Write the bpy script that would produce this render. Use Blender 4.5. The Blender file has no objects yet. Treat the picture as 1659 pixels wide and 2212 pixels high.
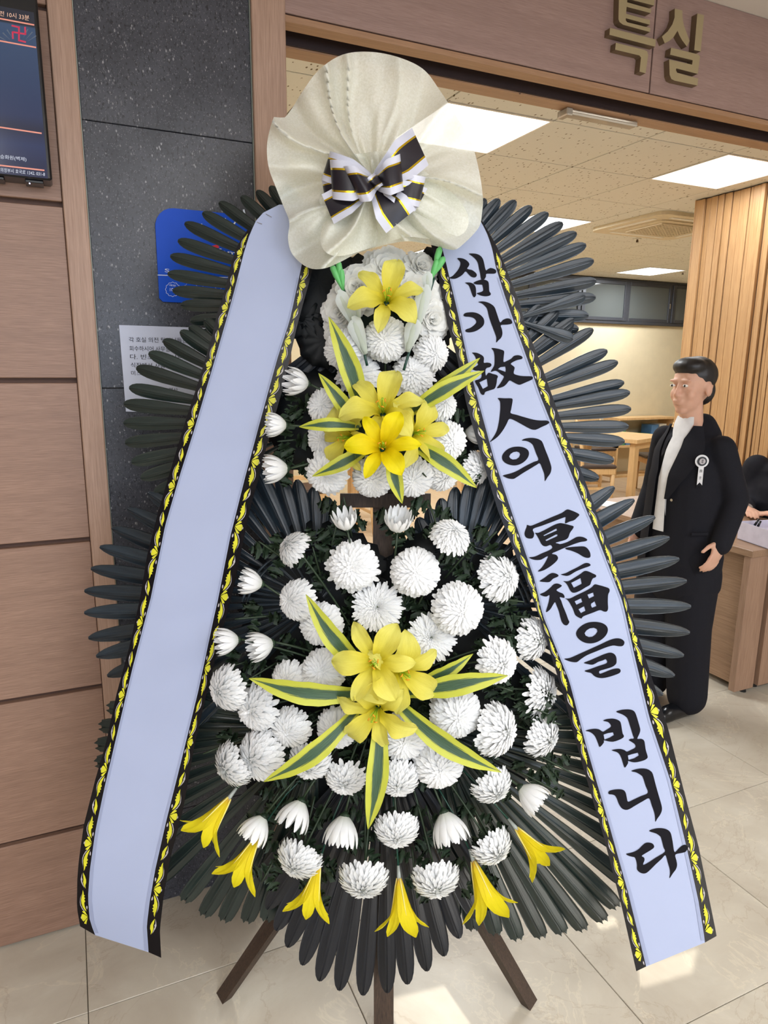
import bpy, math, random
import numpy as np
from mathutils import Vector, Matrix
from mathutils.geometry import tessellate_polygon

# ------------------------------------------------------------------ camera
FPX = 1491.65                      # focal length in pixels of the 1659 x 2212 frame
YAW, PITCH, ROLL = math.radians(24.339), math.radians(12.088), math.radians(0.5747)
CAM = np.array([0.0, 0.0, 1.525])
_cy, _sy = math.cos(YAW), math.sin(YAW)
FW = np.array([_sy*math.cos(PITCH), _cy*math.cos(PITCH), -math.sin(PITCH)])
_r0 = np.array([_cy, -_sy, 0.0]); _u0 = np.cross(_r0, FW)
RT = math.cos(ROLL)*_r0 + math.sin(ROLL)*_u0
UP = np.cross(RT, FW)
scene = bpy.context.scene
COL = scene.collection
cd = bpy.data.cameras.new('camera'); cam = bpy.data.objects.new('camera', cd); COL.objects.link(cam)
cd.sensor_fit = 'VERTICAL'; cd.sensor_height = 36.0; cd.lens = FPX*36.0/2212.0
cd.clip_start = 0.02; cd.clip_end = 60
M = Matrix.Identity(4)
for i in range(3):
    M[i][0] = RT[i]; M[i][1] = UP[i]; M[i][2] = -FW[i]; M[i][3] = CAM[i]
cam.matrix_world = M
scene.camera = cam

# ------------------------------------------------------------------ world, light, exposure
EXPOSURE = -0.12
scene.view_settings.view_transform = 'Standard'
scene.view_settings.look = 'None'
scene.view_settings.exposure = EXPOSURE
scene.view_settings.gamma = 1.0
scene.view_settings.use_curve_mapping = False
scene.cycles.use_denoising = True
scene.cycles.max_bounces = 8
scene.cycles.diffuse_bounces = 4
scene.cycles.transparent_max_bounces = 12
scene.cycles.sample_clamp_indirect = 4.0
world = bpy.data.worlds.new('world'); scene.world = world; world.use_nodes = True
world.node_tree.nodes['Background'].inputs[0].default_value = (0.60, 0.72, 0.95, 1)
world.node_tree.nodes['Background'].inputs[1].default_value = 1.0

def area_light(name, loc, size, sizey, power, color, rot=(0, 0, 0)):
    l = bpy.data.lights.new(name, 'AREA'); l.shape = 'RECTANGLE'; l.size = size; l.size_y = sizey
    l.energy = power; l.color = color
    o = bpy.data.objects.new(name, l); o.location = loc; o.rotation_euler = rot; COL.objects.link(o)
    return o
LOBBY_W = 31.0
ROOM_W = 42.0
# unseen ceiling panels added for soft frontal light (built further down as panel_light things)
LOBBY_FILL = [(-0.9, -1.0), (0.9, -1.0), (2.7, -1.0), (-0.9, -2.8), (0.9, -2.8), (2.7, -2.8)]
for (lx, ly) in LOBBY_FILL:
    area_light('lobby_fill_lamp', (lx, ly, 2.62), 1.15, 0.55, LOBBY_W, (0.98, 0.985, 1.0))
ROOM_PANELS = [(1.96, 3.33), (3.76, 3.33), (0.16, 5.13), (3.76, 5.13), (6.76, 6.93), (6.76, 3.93), (3.76, 6.93), (0.16, 6.93)]
for (lx, ly) in ROOM_PANELS:
    area_light('room_panel_lamp', (lx, ly, 2.68), 0.55, 0.55, ROOM_W*(.22 if (lx, ly) == (3.76, 3.33) else 1.0), (0.93, 0.97, 1.0))
# daylight through the wide lobby window behind the camera
area_light('window_daylight', (0.4, -3.9, 1.65), 4.4, 1.5, 85.0, (0.70, 0.82, 1.0), (math.radians(90), 0, 0))
# the sun, which reaches the floor through unseen holes added for its patches
SUN_DIR = np.array([-0.08, 0.80, -0.335]); SUN_DIR /= np.linalg.norm(SUN_DIR)
sl = bpy.data.lights.new('sun', 'SUN'); sl.energy = 7.0; sl.angle = math.radians(0.08); sl.color = (1.0, 0.96, 0.88)
so = bpy.data.objects.new('sun', sl); COL.objects.link(so)
so.rotation_euler = Vector(SUN_DIR).to_track_quat('-Z', 'Y').to_euler()

# ------------------------------------------------------------------ geometry helpers
def ray(x, y): return (x-829.5)/FPX*RT - (y-1106.0)/FPX*UP + FW
def on_axis(x, y, ax, v):
    d = ray(x, y); return CAM + d*((v-CAM[ax])/d[ax])
def on_plane(x, y, P0, n):
    d = ray(x, y); return CAM + d*(((P0-CAM)@n)/(d@n))
def wallp(y0): return lambda x, y: on_axis(x, y, 1, y0)

RW = np.array([_cy, -_sy, 0.0]); FH = np.array([_sy, _cy, 0.0])
LEAN = math.radians(7.0)
O_W = FH*1.30
UW = FH*math.sin(LEAN) + np.array([0, 0, math.cos(LEAN)])
NW = -FH*math.cos(LEAN) + np.array([0, 0, math.sin(LEAN)])
def WP(x, y, w=0.0): return on_plane(x, y, O_W + NW*w, NW)
def MPP(x, y, w=0.0): return float((WP(x, y, w)-CAM)@FW)/FPX     # metres per pixel there

def srgb(r, g, b):
    f = lambda c: c/12.92 if c <= 0.04045 else ((c+0.055)/1.055)**2.4
    return (f(r/255.0), f(g/255.0), f(b/255.0), 1.0)

def mesh_data(name, V, F, mats=(), fm=None, uv=None, smooth=True):
    me = bpy.data.meshes.new(name)
    me.from_pydata([tuple(map(float, v)) for v in V], [], [tuple(f) for f in F])
    for m in mats: me.materials.append(m)
    if fm is not None:
        me.polygons.foreach_set('material_index', np.array(fm, dtype=np.int32))
    me.polygons.foreach_set('use_smooth', [bool(smooth)]*len(me.polygons))
    if uv is not None:
        lay = me.uv_layers.new(name='UVMap')
        idx = np.zeros(len(me.loops), dtype=np.int32); me.loops.foreach_get('vertex_index', idx)
        lay.data.foreach_set('uv', np.array(uv, dtype=np.float32)[idx].ravel())
    me.update()
    return me

def add(name, me, parent=None, mw=None, kind=None, label=None, cat=None, group=None):
    o = bpy.data.objects.new(name, me); COL.objects.link(o)
    if mw is not None: o.matrix_world = mw
    if parent is not None:
        o.parent = parent; o.matrix_parent_inverse = PINV.get(parent.name, Matrix.Identity(4))
        if mw is None and parent.name in PINV: pass
    tag(o, label, cat, group, kind)
    return o
PINV = {}
def tag(o, label=None, cat=None, group=None, kind=None):
    if label: o['label'] = label
    if cat: o['category'] = cat
    if group: o['group'] = group
    if kind: o['kind'] = kind
    return o
def thing(name, label, cat, loc=(0, 0, 0), group=None, mw=None):
    o = bpy.data.objects.new(name, None); COL.objects.link(o)
    o.empty_display_size = 0.05
    o.matrix_world = mw if mw is not None else Matrix.Translation(Vector([float(c) for c in loc]))
    PINV[o.name] = o.matrix_world.inverted()
    return tag(o, label, cat, group)
def sub(name, me, parent, mw=None, kind=None, label=None):
    """a part; me is in world space unless mw places it"""
    o = bpy.data.objects.new(name, me); COL.objects.link(o)
    o.parent = parent
    pm = MWS.get(parent.name) or PINV_INV(parent)
    m = mw if mw is not None else Matrix.Identity(4)
    o.matrix_parent_inverse = pm.inverted()
    o.matrix_basis = m
    MWS[o.name] = m.copy()
    return tag(o, label, None, None, kind)
MWS = {}
def PINV_INV(p):
    if p.name in PINV: return PINV[p.name].inverted()
    return p.matrix_basis.copy()

class MB:
    def __init__(s): s.V = []; s.F = []; s.M = []; s.UV = []
    def add(s, V, F, m=0, uv=None):
        n = len(s.V); s.V += [tuple(map(float, v)) for v in V]; s.F += [tuple(i+n for i in f) for f in F]
        s.M += [m]*len(F); s.UV += list(uv) if uv is not None else [(0, 0)]*len(V)
        return s
    def box(s, a, b, m=0, bev=0.0):
        x0, y0, z0 = a; x1, y1, z1 = b
        if bev <= 0:
            V = [(x0,y0,z0),(x1,y0,z0),(x1,y1,z0),(x0,y1,z0),(x0,y0,z1),(x1,y0,z1),(x1,y1,z1),(x0,y1,z1)]
            F = [(0,3,2,1),(4,5,6,7),(0,1,5,4),(1,2,6,5),(2,3,7,6),(3,0,4,7)]
            return s.add(V, F, m)
        e = bev; V = []
        for sx in (0, 1):
            for sy in (0, 1):
                for sz in (0, 1):
                    c = [(x0, x1)[sx], (y0, y1)[sy], (z0, z1)[sz]]; d = [1-2*sx, 1-2*sy, 1-2*sz]
                    for k in range(3):
                        p = list(c)
                        for j in range(3):
                            if j != k: p[j] += d[j]*e
                        V.append(p)
        def vi(sx, sy, sz, k): return (sx*4+sy*2+sz)*3+k
        F = []
        for k in range(3):
            a1, a2 = (k+1) % 3, (k+2) % 3
            for sk in (0, 1):
                q = []
                for (u, v) in ((0, 0), (1, 0), (1, 1), (0, 1)):
                    c = [0, 0, 0]; c[k] = sk; c[a1] = u; c[a2] = v; q.append(vi(*c, k))
                F.append(tuple(q) if sk else tuple(reversed(q)))
        for k in range(3):
            a1, a2 = (k+1) % 3, (k+2) % 3
            for u in (0, 1):
                for v in (0, 1):
                    c0 = [0, 0, 0]; c0[a1] = u; c0[a2] = v; c1 = list(c0); c1[k] = 1
                    F.append((vi(*c0, a1), vi(*c1, a1), vi(*c1, a2), vi(*c0, a2)))
        for sx in (0, 1):
            for sy in (0, 1):
                for sz in (0, 1): F.append((vi(sx, sy, sz, 0), vi(sx, sy, sz, 1), vi(sx, sy, sz, 2)))
        return s.add(V, F, m)
    def tube(s, pts, rad, n=8, m=0, caps=True):
        pts = [np.array(p, float) for p in pts]
        rad = [rad]*len(pts) if isinstance(rad, (int, float)) else rad
        V = []; F = []; prev = None
        for i, p in enumerate(pts):
            t = pts[min(i+1, len(pts)-1)] - pts[max(i-1, 0)]; t = t/(np.linalg.norm(t)+1e-12)
            if prev is None:
                a = np.array([0, 0, 1.0]) if abs(t[2]) < .9 else np.array([1.0, 0, 0])
                x = np.cross(t, a)
            else: x = prev - t*(prev@t)
            x = x/(np.linalg.norm(x)+1e-12); y = np.cross(t, x); prev = x
            for k in range(n):
                c = 2*math.pi*k/n; V.append(p + rad[i]*(math.cos(c)*x + math.sin(c)*y))
        for i in range(len(pts)-1):
            for k in range(n):
                k2 = (k+1) % n; F.append((i*n+k, i*n+k2, (i+1)*n+k2, (i+1)*n+k))
        if caps:
            F.append(tuple(reversed(range(n)))); F.append(tuple((len(pts)-1)*n+k for k in range(n)))
        return s.add(V, F, m)
    def grid(s, P, m=0, uv=None, flip=False):
        """P: rows x cols of points"""
        R_, C_ = len(P), len(P[0]); V = [p for row in P for p in row]; F = []
        for i in range(R_-1):
            for j in range(C_-1):
                f = (i*C_+j, i*C_+j+1, (i+1)*C_+j+1, (i+1)*C_+j)
                F.append(tuple(reversed(f)) if flip else f)
        U = [(j/(C_-1), i/(R_-1)) for i in range(R_) for j in range(C_)] if uv is None else uv
        return s.add(V, F, m, U)
    def prism(s, poly3, off, m=0, holes=()):
        """closed polygon(s) in space swept along the vector off (front face = poly3 + off)"""
        loops = [poly3]+list(holes); allv = [Vector([float(c) for c in p]) for L in loops for p in L]
        tris = tessellate_polygon([[Vector([float(c) for c in p]) for p in L] for L in loops])
        n = len(allv); off = Vector([float(c) for c in off])
        V = [tuple(v) for v in allv]+[tuple(v+off) for v in allv]
        F = [tuple(t) for t in tris]+[tuple(i+n for i in reversed(t)) for t in tris]
        b = 0
        for L in loops:
            k = len(L)
            for i in range(k):
                j = (i+1) % k; F.append((b+i, b+j, b+n+j, b+n+i))
            b += k
        return s.add(V, F, m)
    def flat(s, loops, m=0):
        allv = [tuple(map(float, p)) for L in loops for p in L]
        tris = tessellate_polygon([[Vector([float(c) for c in p]) for p in L] for L in loops])
        return s.add(allv, [tuple(t) for t in tris], m)
    def data(s, name, mats, smooth=False):
        return mesh_data(name, s.V, s.F, mats, s.M, s.UV, smooth)

def catmull(P, k=4, closed=True):
    P = [np.array(p, float) for p in P]; n = len(P); out = []
    for i in range(n if closed else n-1):
        p0 = P[(i-1) % n] if closed or i > 0 else P[0]; p1 = P[i]; p2 = P[(i+1) % n]
        p3 = P[(i+2) % n] if closed or i+2 < n else P[-1]
        # a sharp corner keeps its point
        for j in range(k):
            t = j/k
            out.append(.5*((2*p1)+(p2-p0)*t+(2*p0-5*p1+4*p2-p3)*t*t+(3*p1-p0-3*p2+p3)*t**3)*1.0)
    if not closed: out.append(P[-1])
    return out
def lerp(a, b, t): return a+(b-a)*t
def interp(tab, x):
    xs = [a for a, _ in tab]; ys = [b for _, b in tab]; return float(np.interp(x, xs, ys))
def basis(x, y, z, p, s=(1, 1, 1)):
    m = Matrix.Identity(4)
    for i in range(3):
        m[i][0] = float(x[i])*s[0]; m[i][1] = float(y[i])*s[1]; m[i][2] = float(z[i])*s[2]; m[i][3] = float(p[i])
    return m
def nrm(v): v = np.array(v, float); return v/(np.linalg.norm(v)+1e-12)

# ------------------------------------------------------------------ materials
class NT:
    def __init__(s, name):
        s.m = bpy.data.materials.new(name); s.m.use_nodes = True; s.t = s.m.node_tree
        s.b = s.t.nodes['Principled BSDF']; s.out = s.t.nodes['Material Output']
    def n(s, typ, **kw):
        nd = s.t.nodes.new(typ)
        for k, v in kw.items():
            if k in nd.inputs: nd.inputs[k].default_value = v
            else: setattr(nd, k, v)
        return nd
    def l(s, a, b): s.t.links.new(a, b)
    def coord(s, kind='Object', scale=(1, 1, 1), rot=(0, 0, 0)):
        tc = s.n('ShaderNodeTexCoord'); mp = s.n('ShaderNodeMapping')
        mp.inputs['Scale'].default_value = scale; mp.inputs['Rotation'].default_value = rot
        s.l(tc.outputs[kind], mp.inputs['Vector']); return mp.outputs['Vector']
    def geo(s, scale=(1, 1, 1), rot=(0, 0, 0)):
        g = s.n('ShaderNodeNewGeometry'); mp = s.n('ShaderNodeMapping')
        mp.inputs['Scale'].default_value = scale; mp.inputs['Rotation'].default_value = rot
        s.l(g.outputs['Position'], mp.inputs['Vector']); return mp.outputs['Vector']
    def noise(s, vec, scale, detail=4.0, rough=.5, dist=0.0):
        nd = s.n('ShaderNodeTexNoise'); nd.inputs['Scale'].default_value = scale
        nd.inputs['Detail'].default_value = detail; nd.inputs['Roughness'].default_value = rough
        nd.inputs['Distortion'].default_value = dist
        s.l(vec, nd.inputs['Vector']); return nd.outputs['Fac']
    def ramp(s, fac, stops):
        nd = s.n('ShaderNodeValToRGB'); e = nd.color_ramp.elements
        while len(e) < len(stops): e.new(0.5)
        for i, (p, c) in enumerate(stops):
            e[i].position = p; e[i].color = c if len(c) == 4 else (*c, 1)
        s.l(fac, nd.inputs['Fac']); return nd.outputs['Color']
    def mix(s, fac, a, b, mode='MIX'):
        nd = s.n('ShaderNodeMixRGB'); nd.blend_type = mode
        for k, v in (('Fac', fac), ('Color1', a), ('Color2', b)):
            if hasattr(v, 'links') or hasattr(v, 'is_linked'): s.l(v, nd.inputs[k])
            else: nd.inputs[k].default_value = v
        return nd.outputs['Color']
    def math(s, op, a, b=0.0, c=None):
        nd = s.n('ShaderNodeMath'); nd.operation = op
        for i, v in enumerate((a, b) if c is None else (a, b, c)):
            if hasattr(v, 'is_linked'): s.l(v, nd.inputs[i])
            else: nd.inputs[i].default_value = v
        return nd.outputs[0]
    def bump(s, h, strength=.3, dist=.001):
        nd = s.n('ShaderNodeBump'); nd.inputs['Strength'].default_value = strength; nd.inputs['Distance'].default_value = dist
        s.l(h, nd.inputs['Height']); s.l(nd.outputs['Normal'], s.b.inputs['Normal'])
    def set(s, color=None, rough=None, metal=None, spec=None, **kw):
        if color is not None:
            if hasattr(color, 'is_linked'): s.l(color, s.b.inputs['Base Color'])
            else: s.b.inputs['Base Color'].default_value = color
        if rough is not None:
            if hasattr(rough, 'is_linked'): s.l(rough, s.b.inputs['Roughness'])
            else: s.b.inputs['Roughness'].default_value = rough
        if metal is not None: s.b.inputs['Metallic'].default_value = metal
        if spec is not None: s.b.inputs['Specular IOR Level'].default_value = spec
        for k, v in kw.items(): s.b.inputs[k].default_value = v
        return s

def plain(name, c, rough=.5, metal=0.0, spec=.5, var=.06, scale=30, **kw):
    t = NT(name); v = t.coord('Object'); f = t.noise(v, scale, 3)
    lo = tuple(max(0, x*(1-var)) for x in c[:3])+(1,); hi = tuple(min(1, x*(1+var)) for x in c[:3])+(1,)
    t.set(t.ramp(f, [(0.3, lo), (0.7, hi)]), rough, metal, spec, **kw); return t.m
def emissive(name, c, strength):
    t = NT(name); t.set((0, 0, 0, 1), .4); t.b.inputs['Emission Color'].default_value = c
    t.b.inputs['Emission Strength'].default_value = strength; return t.m
def wood(name, c1, c2, axis='x', scale=1.0, rough=.45, bump=.15):
    """grain runs along the given world axis"""
    t = NT(name); k = {'x': (5, 150, 150), 'y': (150, 5, 150), 'z': (150, 150, 5)}[axis]
    k = tuple(a*scale for a in k)
    v = t.geo(k); f = t.noise(v, 2.2, 5, .6, .3)
    v2 = t.geo(tuple(a*.10 for a in k)); f2 = t.noise(v2, 1.6, 3, .5, .6)
    col = t.ramp(f, [(0.30, c1), (0.72, c2)])
    dark = tuple(x*.80 for x in c1[:3])+(1,)
    col = t.mix(t.ramp(f2, [(0.40, (0, 0, 0, 1)), (0.75, (.38, .38, .38, 1))]), col, dark)
    t.set(col, rough); t.bump(f, bump, .0006); return t.m

M_WPANEL = wood('wood_veneer_horizontal', srgb(130,99,82), srgb(164,131,111), 'x', 1.6)
M_WSTRIP = wood('wood_veneer_vertical', srgb(152,120,100), srgb(182,150,129), 'z', 1.3)
M_WHEAD = wood('wood_veneer_header', srgb(140,112,103), srgb(166,138,128), 'x', 1.6)
M_WUNDER = wood('wood_head_board', srgb(150,112,82), srgb(178,138,104), 'x', 1.0)
M_WDARK = plain('recess_shade_brown', srgb(48,32,30), .6)  # dark tone puts the header recess's shade into the colour
M_GROOVE = plain('groove_dark_brown', srgb(92,66,54), .7)
M_WDESK = wood('desk_veneer', srgb(134,104,80), srgb(168,136,108), 'y', .8, .4)
M_WDESKV = wood('desk_leg_veneer', srgb(140,108,86), srgb(172,140,116), 'z', .8, .4)
M_WLIGHT = wood('light_dining_wood', srgb(206,166,112), srgb(232,196,146), 'z', .6, .4)
M_WSLAT = wood('slat_wood', srgb(176,134,90), srgb(208,168,120), 'z', .7, .4)
M_WFLOOR = wood('wood_floor', srgb(190,164,132), srgb(214,190,160), 'y', .35, .35)
M_WLEG = wood('easel_wood', srgb(52,40,33), srgb(86,68,54), 'z', 1.2, .6, .5)
M_CHAIRW = wood('chair_brown_wood', srgb(140,96,52), srgb(176,128,78), 'z', .8, .4)

def m_stone():
    t = NT('dark_flecked_granite')
    v = t.geo(); f = t.noise(v, 9, 6, .65)
    base = t.ramp(f, [(0.3, srgb(54,55,61)), (0.7, srgb(74,75,82))])
    vs = t.geo((1, 1, .55)); vo = t.n('ShaderNodeTexVoronoi'); vo.inputs['Scale'].default_value = 130; vo.inputs['Randomness'].default_value = 1
    t.l(vs, vo.inputs['Vector'])
    n2 = t.noise(t.geo(), 60, 2, .6)
    thr = t.math('MULTIPLY', vo.outputs['Distance'], t.math('ADD', n2, .45))
    fl = t.ramp(thr, [(0.13, (1, 1, 1, 1)), (0.24, (0, 0, 0, 1))])
    n3 = t.noise(t.geo(), 34, 2, .6); msk = t.ramp(n3, [(0.46, (0, 0, 0, 1)), (0.60, (1, 1, 1, 1))])
    col = t.mix(t.mix(1.0, fl, msk, 'MULTIPLY'), base, srgb(150,150,152))
    v2 = t.n('ShaderNodeTexVoronoi'); v2.inputs['Scale'].default_value = 300; t.l(t.geo((1, 1, .6), (0, .5, 0)), v2.inputs['Vector'])
    f2_ = t.ramp(t.math('MULTIPLY', v2.outputs['Distance'], t.math('ADD', t.noise(t.geo(), 90, 2, .6), .4)), [(0.10, (1, 1, 1, 1)), (0.20, (0, 0, 0, 1))])
    col = t.mix(t.mix(1.0, f2_, (.8, .8, .8, 1), 'MULTIPLY'), col, srgb(132,132,136))
    n4 = t.noise(t.geo((1, 1, .6)), 170, 3, .7); dk = t.ramp(n4, [(0.36, (1, 1, 1, 1)), (0.46, (0, 0, 0, 1))])
    col = t.mix(dk, col, srgb(40,41,45))
    t.set(col, .30, 0, .35); t.bump(n4, .12, .0008); return t.m
M_STONE = m_stone()

def m_floor():
    t = NT('beige_marbled_tile'); oi = t.n('ShaderNodeObjectInfo')
    g = t.n('ShaderNodeNewGeometry'); va = t.n('ShaderNodeVectorMath'); va.operation = 'ADD'
    sc = t.n('ShaderNodeVectorMath'); sc.operation = 'SCALE'; sc.inputs['Scale'].default_value = 7.0
    cx = t.n('ShaderNodeCombineXYZ'); t.l(oi.outputs['Random'], cx.inputs[0]); t.l(oi.outputs['Random'], cx.inputs[1])
    t.l(cx.outputs[0], sc.inputs[0]); t.l(g.outputs['Position'], va.inputs[0]); t.l(sc.outputs[0], va.inputs[1])
    p = va.outputs[0]
    f = t.noise(p, 3.2, 7, .62, .7)
    base = t.ramp(f, [(0.3, srgb(176,166,150)), (0.55, srgb(192,184,168)), (0.75, srgb(206,200,186))])
    f2 = t.noise(p, 2.1, 9, .62, 1.6)
    d = t.math('ABSOLUTE', t.math('SUBTRACT', f2, .5))
    vein = t.ramp(d, [(0.0, (1, 1, 1, 1)), (0.012, (0, 0, 0, 1))])
    col = t.mix(t.mix(1.0, vein, (.45, .45, .45, 1), 'MULTIPLY'), base, srgb(214,204,182))
    f3 = t.noise(p, 1.3, 9, .6, 2.2); d3 = t.math('ABSOLUTE', t.math('SUBTRACT', f3, .47))
    vein3 = t.ramp(d3, [(0.0, (1, 1, 1, 1)), (0.008, (0, 0, 0, 1))])
    col = t.mix(t.mix(1.0, vein3, (.35, .35, .35, 1), 'MULTIPLY'), col, srgb(158,140,118))
    f4 = t.noise(p, 90, 2, .6)
    t.set(col, t.math('MULTIPLY_ADD', f4, .10, .30), 0, .3); return t.m
M_FTILE = m_floor()
M_JOINT = plain('floor_joint_dark', srgb(92,84,70), .8)

def m_ctile():
    t = NT('fissured_ceiling_tile')
    v = t.geo((1, 1, 1)); vs = t.geo((1.0, .45, 1), (0, 0, .5))
    vo = t.n('ShaderNodeTexVoronoi'); vo.inputs['Scale'].default_value = 44; t.l(vs, vo.inputs['Vector'])
    n2 = t.noise(v, 30, 2, .6)
    thr = t.math('MULTIPLY', vo.outputs['Distance'], t.math('ADD', n2, .6))
    pit = t.ramp(thr, [(0.17, (1, 1, 1, 1)), (0.22, (0, 0, 0, 1))])
    n3 = t.noise(v, 21, 2, .6); msk = t.ramp(n3, [(0.42, (0, 0, 0, 1)), (0.5, (1, 1, 1, 1))])
    k = t.mix(1.0, pit, msk, 'MULTIPLY')
    col = t.mix(k, srgb(224,223,214), srgb(120,106,84))
    t.set(col, .9, 0, .1); return t.m
M_CTILE = m_ctile()
M_CGRID = plain('ceiling_joint', srgb(70,58,44), .8)
M_CREAM = plain('cream_wallpaper', srgb(214,201,170), .8, 0, .2, .03, 8)
M_LOBBYC = plain('lobby_ceiling_paint', srgb(216,206,196), .85, 0, .2, .02, 6)
M_LOBBYW = plain('lobby_wall_paint', srgb(196,188,180), .8, 0, .2, .02, 6)
M_PANEL = emissive('panel_light_diffuser', (1.0, .98, .95, 1), 4.0)
M_WHITEP = plain('white_plastic', srgb(232,228,218), .4)
M_BLACKM = plain('black_plastic', srgb(18,19,22), .25)
M_DGREY = plain('dark_aluminium_frame', srgb(66,68,74), .4, .3)
M_GLASS = NT('window_glass').set((.9, .95, .97, 1), .04, 0, .5, **{'Transmission Weight': .85}).m
M_OUTS = plain('dim_corridor_plaster', srgb(150,152,150), .8)
M_GRILLE = plain('air_conditioner_cream', srgb(214,200,170), .5)
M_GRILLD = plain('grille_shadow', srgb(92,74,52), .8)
M_BRONZE = NT('brushed_bronze').set(srgb(168,152,116), .45, .35, .5).m
M_BRONZES = NT('bronze_side').set(srgb(118,98,74), .55, .25, .5).m
M_SCREEN = None

def leaf_mat(name, c1, c2, rough=.3, spec=.5, coat=0.0):
    t = NT(name); oi = t.n('ShaderNodeObjectInfo')
    v = t.coord('Object', (1, 1, 1)); f = t.noise(v, 6, 4, .6)
    a = t.ramp(f, [(0.3, c1), (0.7, c2)])
    k = t.math('MULTIPLY_ADD', oi.outputs['Random'], .5, .75)
    hs = t.n('ShaderNodeHueSaturation'); t.l(k, hs.inputs['Value']); t.l(a, hs.inputs['Color'])
    t.set(hs.outputs['Color'], rough, 0, spec)
    w = t.n('ShaderNodeTexWave'); w.wave_type = 'BANDS'; w.bands_direction = 'X'; w.inputs['Scale'].default_value = 7.0
    t.l(t.coord('Object'), w.inputs['Vector'])
    t.bump(w.outputs['Fac'], .10, .001)
    return t.m
M_PALM = leaf_mat('palm_plastic_blue_black', srgb(22,31,39), srgb(38,50,59), .30, .5)
M_PALMG = leaf_mat('palm_plastic_green_black', srgb(20,31,29), srgb(34,47,43), .30, .55)
M_PALMK = leaf_mat('palm_plastic_black', srgb(18,21,28), srgb(28,32,39), .36, .45)
M_HUB = plain('palm_web_black', srgb(13,17,20), .5, 0, .25)

def petal_mat(name, base, tip, rough=.55, trans=.25, scale=1.0):
    t = NT(name); uv = t.n('ShaderNodeUVMap'); sp = t.n('ShaderNodeSeparateXYZ'); t.l(uv.outputs[0], sp.inputs[0])
    col = t.ramp(sp.outputs['Y'], [(0.0, base), (0.55*scale, tip)])
    t.set(col, rough, 0, .3)
    tr = t.n('ShaderNodeBsdfTranslucent'); t.l(col, tr.inputs['Color'])
    mx = t.n('ShaderNodeMixShader'); mx.inputs[0].default_value = trans
    t.l(t.b.outputs[0], mx.inputs[1]); t.l(tr.outputs[0], mx.inputs[2]); t.l(mx.outputs[0], t.out.inputs[0])
    return t
M_MUM = petal_mat('chrysanthemum_petal', srgb(222,226,210), srgb(247,248,248), .55, .30, .95).m
M_MUMG = petal_mat('green_centred_petal', srgb(200,216,140), srgb(247,248,248), .55, .30, .7).m
M_FAB = petal_mat('fabric_flower_petal', srgb(238,238,228), srgb(252,252,249), .6, .35, .8).m
def m_lily(name, thr, mid, edge):
    t = petal_mat(name, thr, edge, .45, .3)
    uv = t.n('ShaderNodeUVMap'); sp = t.n('ShaderNodeSeparateXYZ'); t.l(uv.outputs[0], sp.inputs[0])
    col = t.ramp(sp.outputs['Y'], [(0.0, thr), (0.18, mid), (0.85, edge), (1.0, edge)])
    mp = t.n('ShaderNodeMapping'); mp.inputs['Scale'].default_value = (26, 2.5, 1); t.l(uv.outputs[0], mp.inputs[0])
    f = t.noise(mp.outputs[0], 2.0, 4, .6, .4)
    col = t.mix(t.ramp(f, [(0.45, (0, 0, 0, 1)), (0.75, (.35, .35, .35, 1))]), col, srgb(206,186,28))
    t.l(col, t.b.inputs['Base Color'])
    for nd in t.t.nodes:
        if nd.type == 'BSDF_TRANSLUCENT': t.l(col, nd.inputs['Color'])
    t.bump(f, .5, .002)
    return t.m
M_LILY = m_lily('lily_petal_yellow', srgb(150,170,30), srgb(232,214,40), srgb(240,234,120))
M_LILYD = m_lily('lily_petal_deep_yellow', srgb(120,160,20), srgb(240,206,0), srgb(250,234,20))
M_LILYB = m_lily('lily_trumpet_yellow', srgb(226,170,70), srgb(240,216,24), srgb(250,236,40))
M_STAMEN = plain('stamen_green', srgb(150,190,40), .5)
M_ANTHER = plain('anther_orange', srgb(226,150,20), .6)
M_VEIN = plain('petal_vein_cream', srgb(232,214,120), .5)
def m_stripe():
    t = NT('variegated_leaf'); uv = t.n('ShaderNodeUVMap'); sp = t.n('ShaderNodeSeparateXYZ'); t.l(uv.outputs[0], sp.inputs[0])
    d = t.math('ABSOLUTE', t.math('SUBTRACT', sp.outputs['X'], .5))
    mp = t.n('ShaderNodeMapping'); mp.inputs['Scale'].default_value = (40, 3, 1); t.l(uv.outputs[0], mp.inputs[0])
    f = t.noise(mp.outputs[0], 1.4, 3, .6)
    dd = t.math('ADD', d, t.math('MULTIPLY_ADD', f, .34, -.17))
    e = t.math('MULTIPLY', t.math('SUBTRACT', sp.outputs['Y'], .55), .42)
    e = t.math('MAXIMUM', e, 0.0)
    dd = t.math('ADD', dd, e)
    k = t.ramp(dd, [(0.21, (1, 1, 1, 1)), (0.25, (0, 0, 0, 1))])
    g = t.ramp(f, [(0.3, srgb(38,62,46)), (0.7, srgb(74,104,76))])
    col = t.mix(k, srgb(186,190,66), g)
    t.set(col, .4, 0, .4); t.bump(f, .3, .001); return t.m
M_STRIPE = m_stripe()
M_GLEAF = leaf_mat('chrysanthemum_leaf', srgb(24,38,26), srgb(42,60,40), .5, .3)
M_STEM = plain('flower_stem_green', srgb(42,58,38), .5)
M_WIRE = plain('dark_green_wire_stem', srgb(20,64,52), .35)
M_CLEAR = plain('clear_stem_sleeve', srgb(150,156,150), .2)
M_BUDG = plain('bright_green_bud', srgb(98,182,104), .5)
M_BUDW = petal_mat('white_bud_petal', srgb(214,222,210), srgb(226,232,230), .5, .4).m

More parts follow.
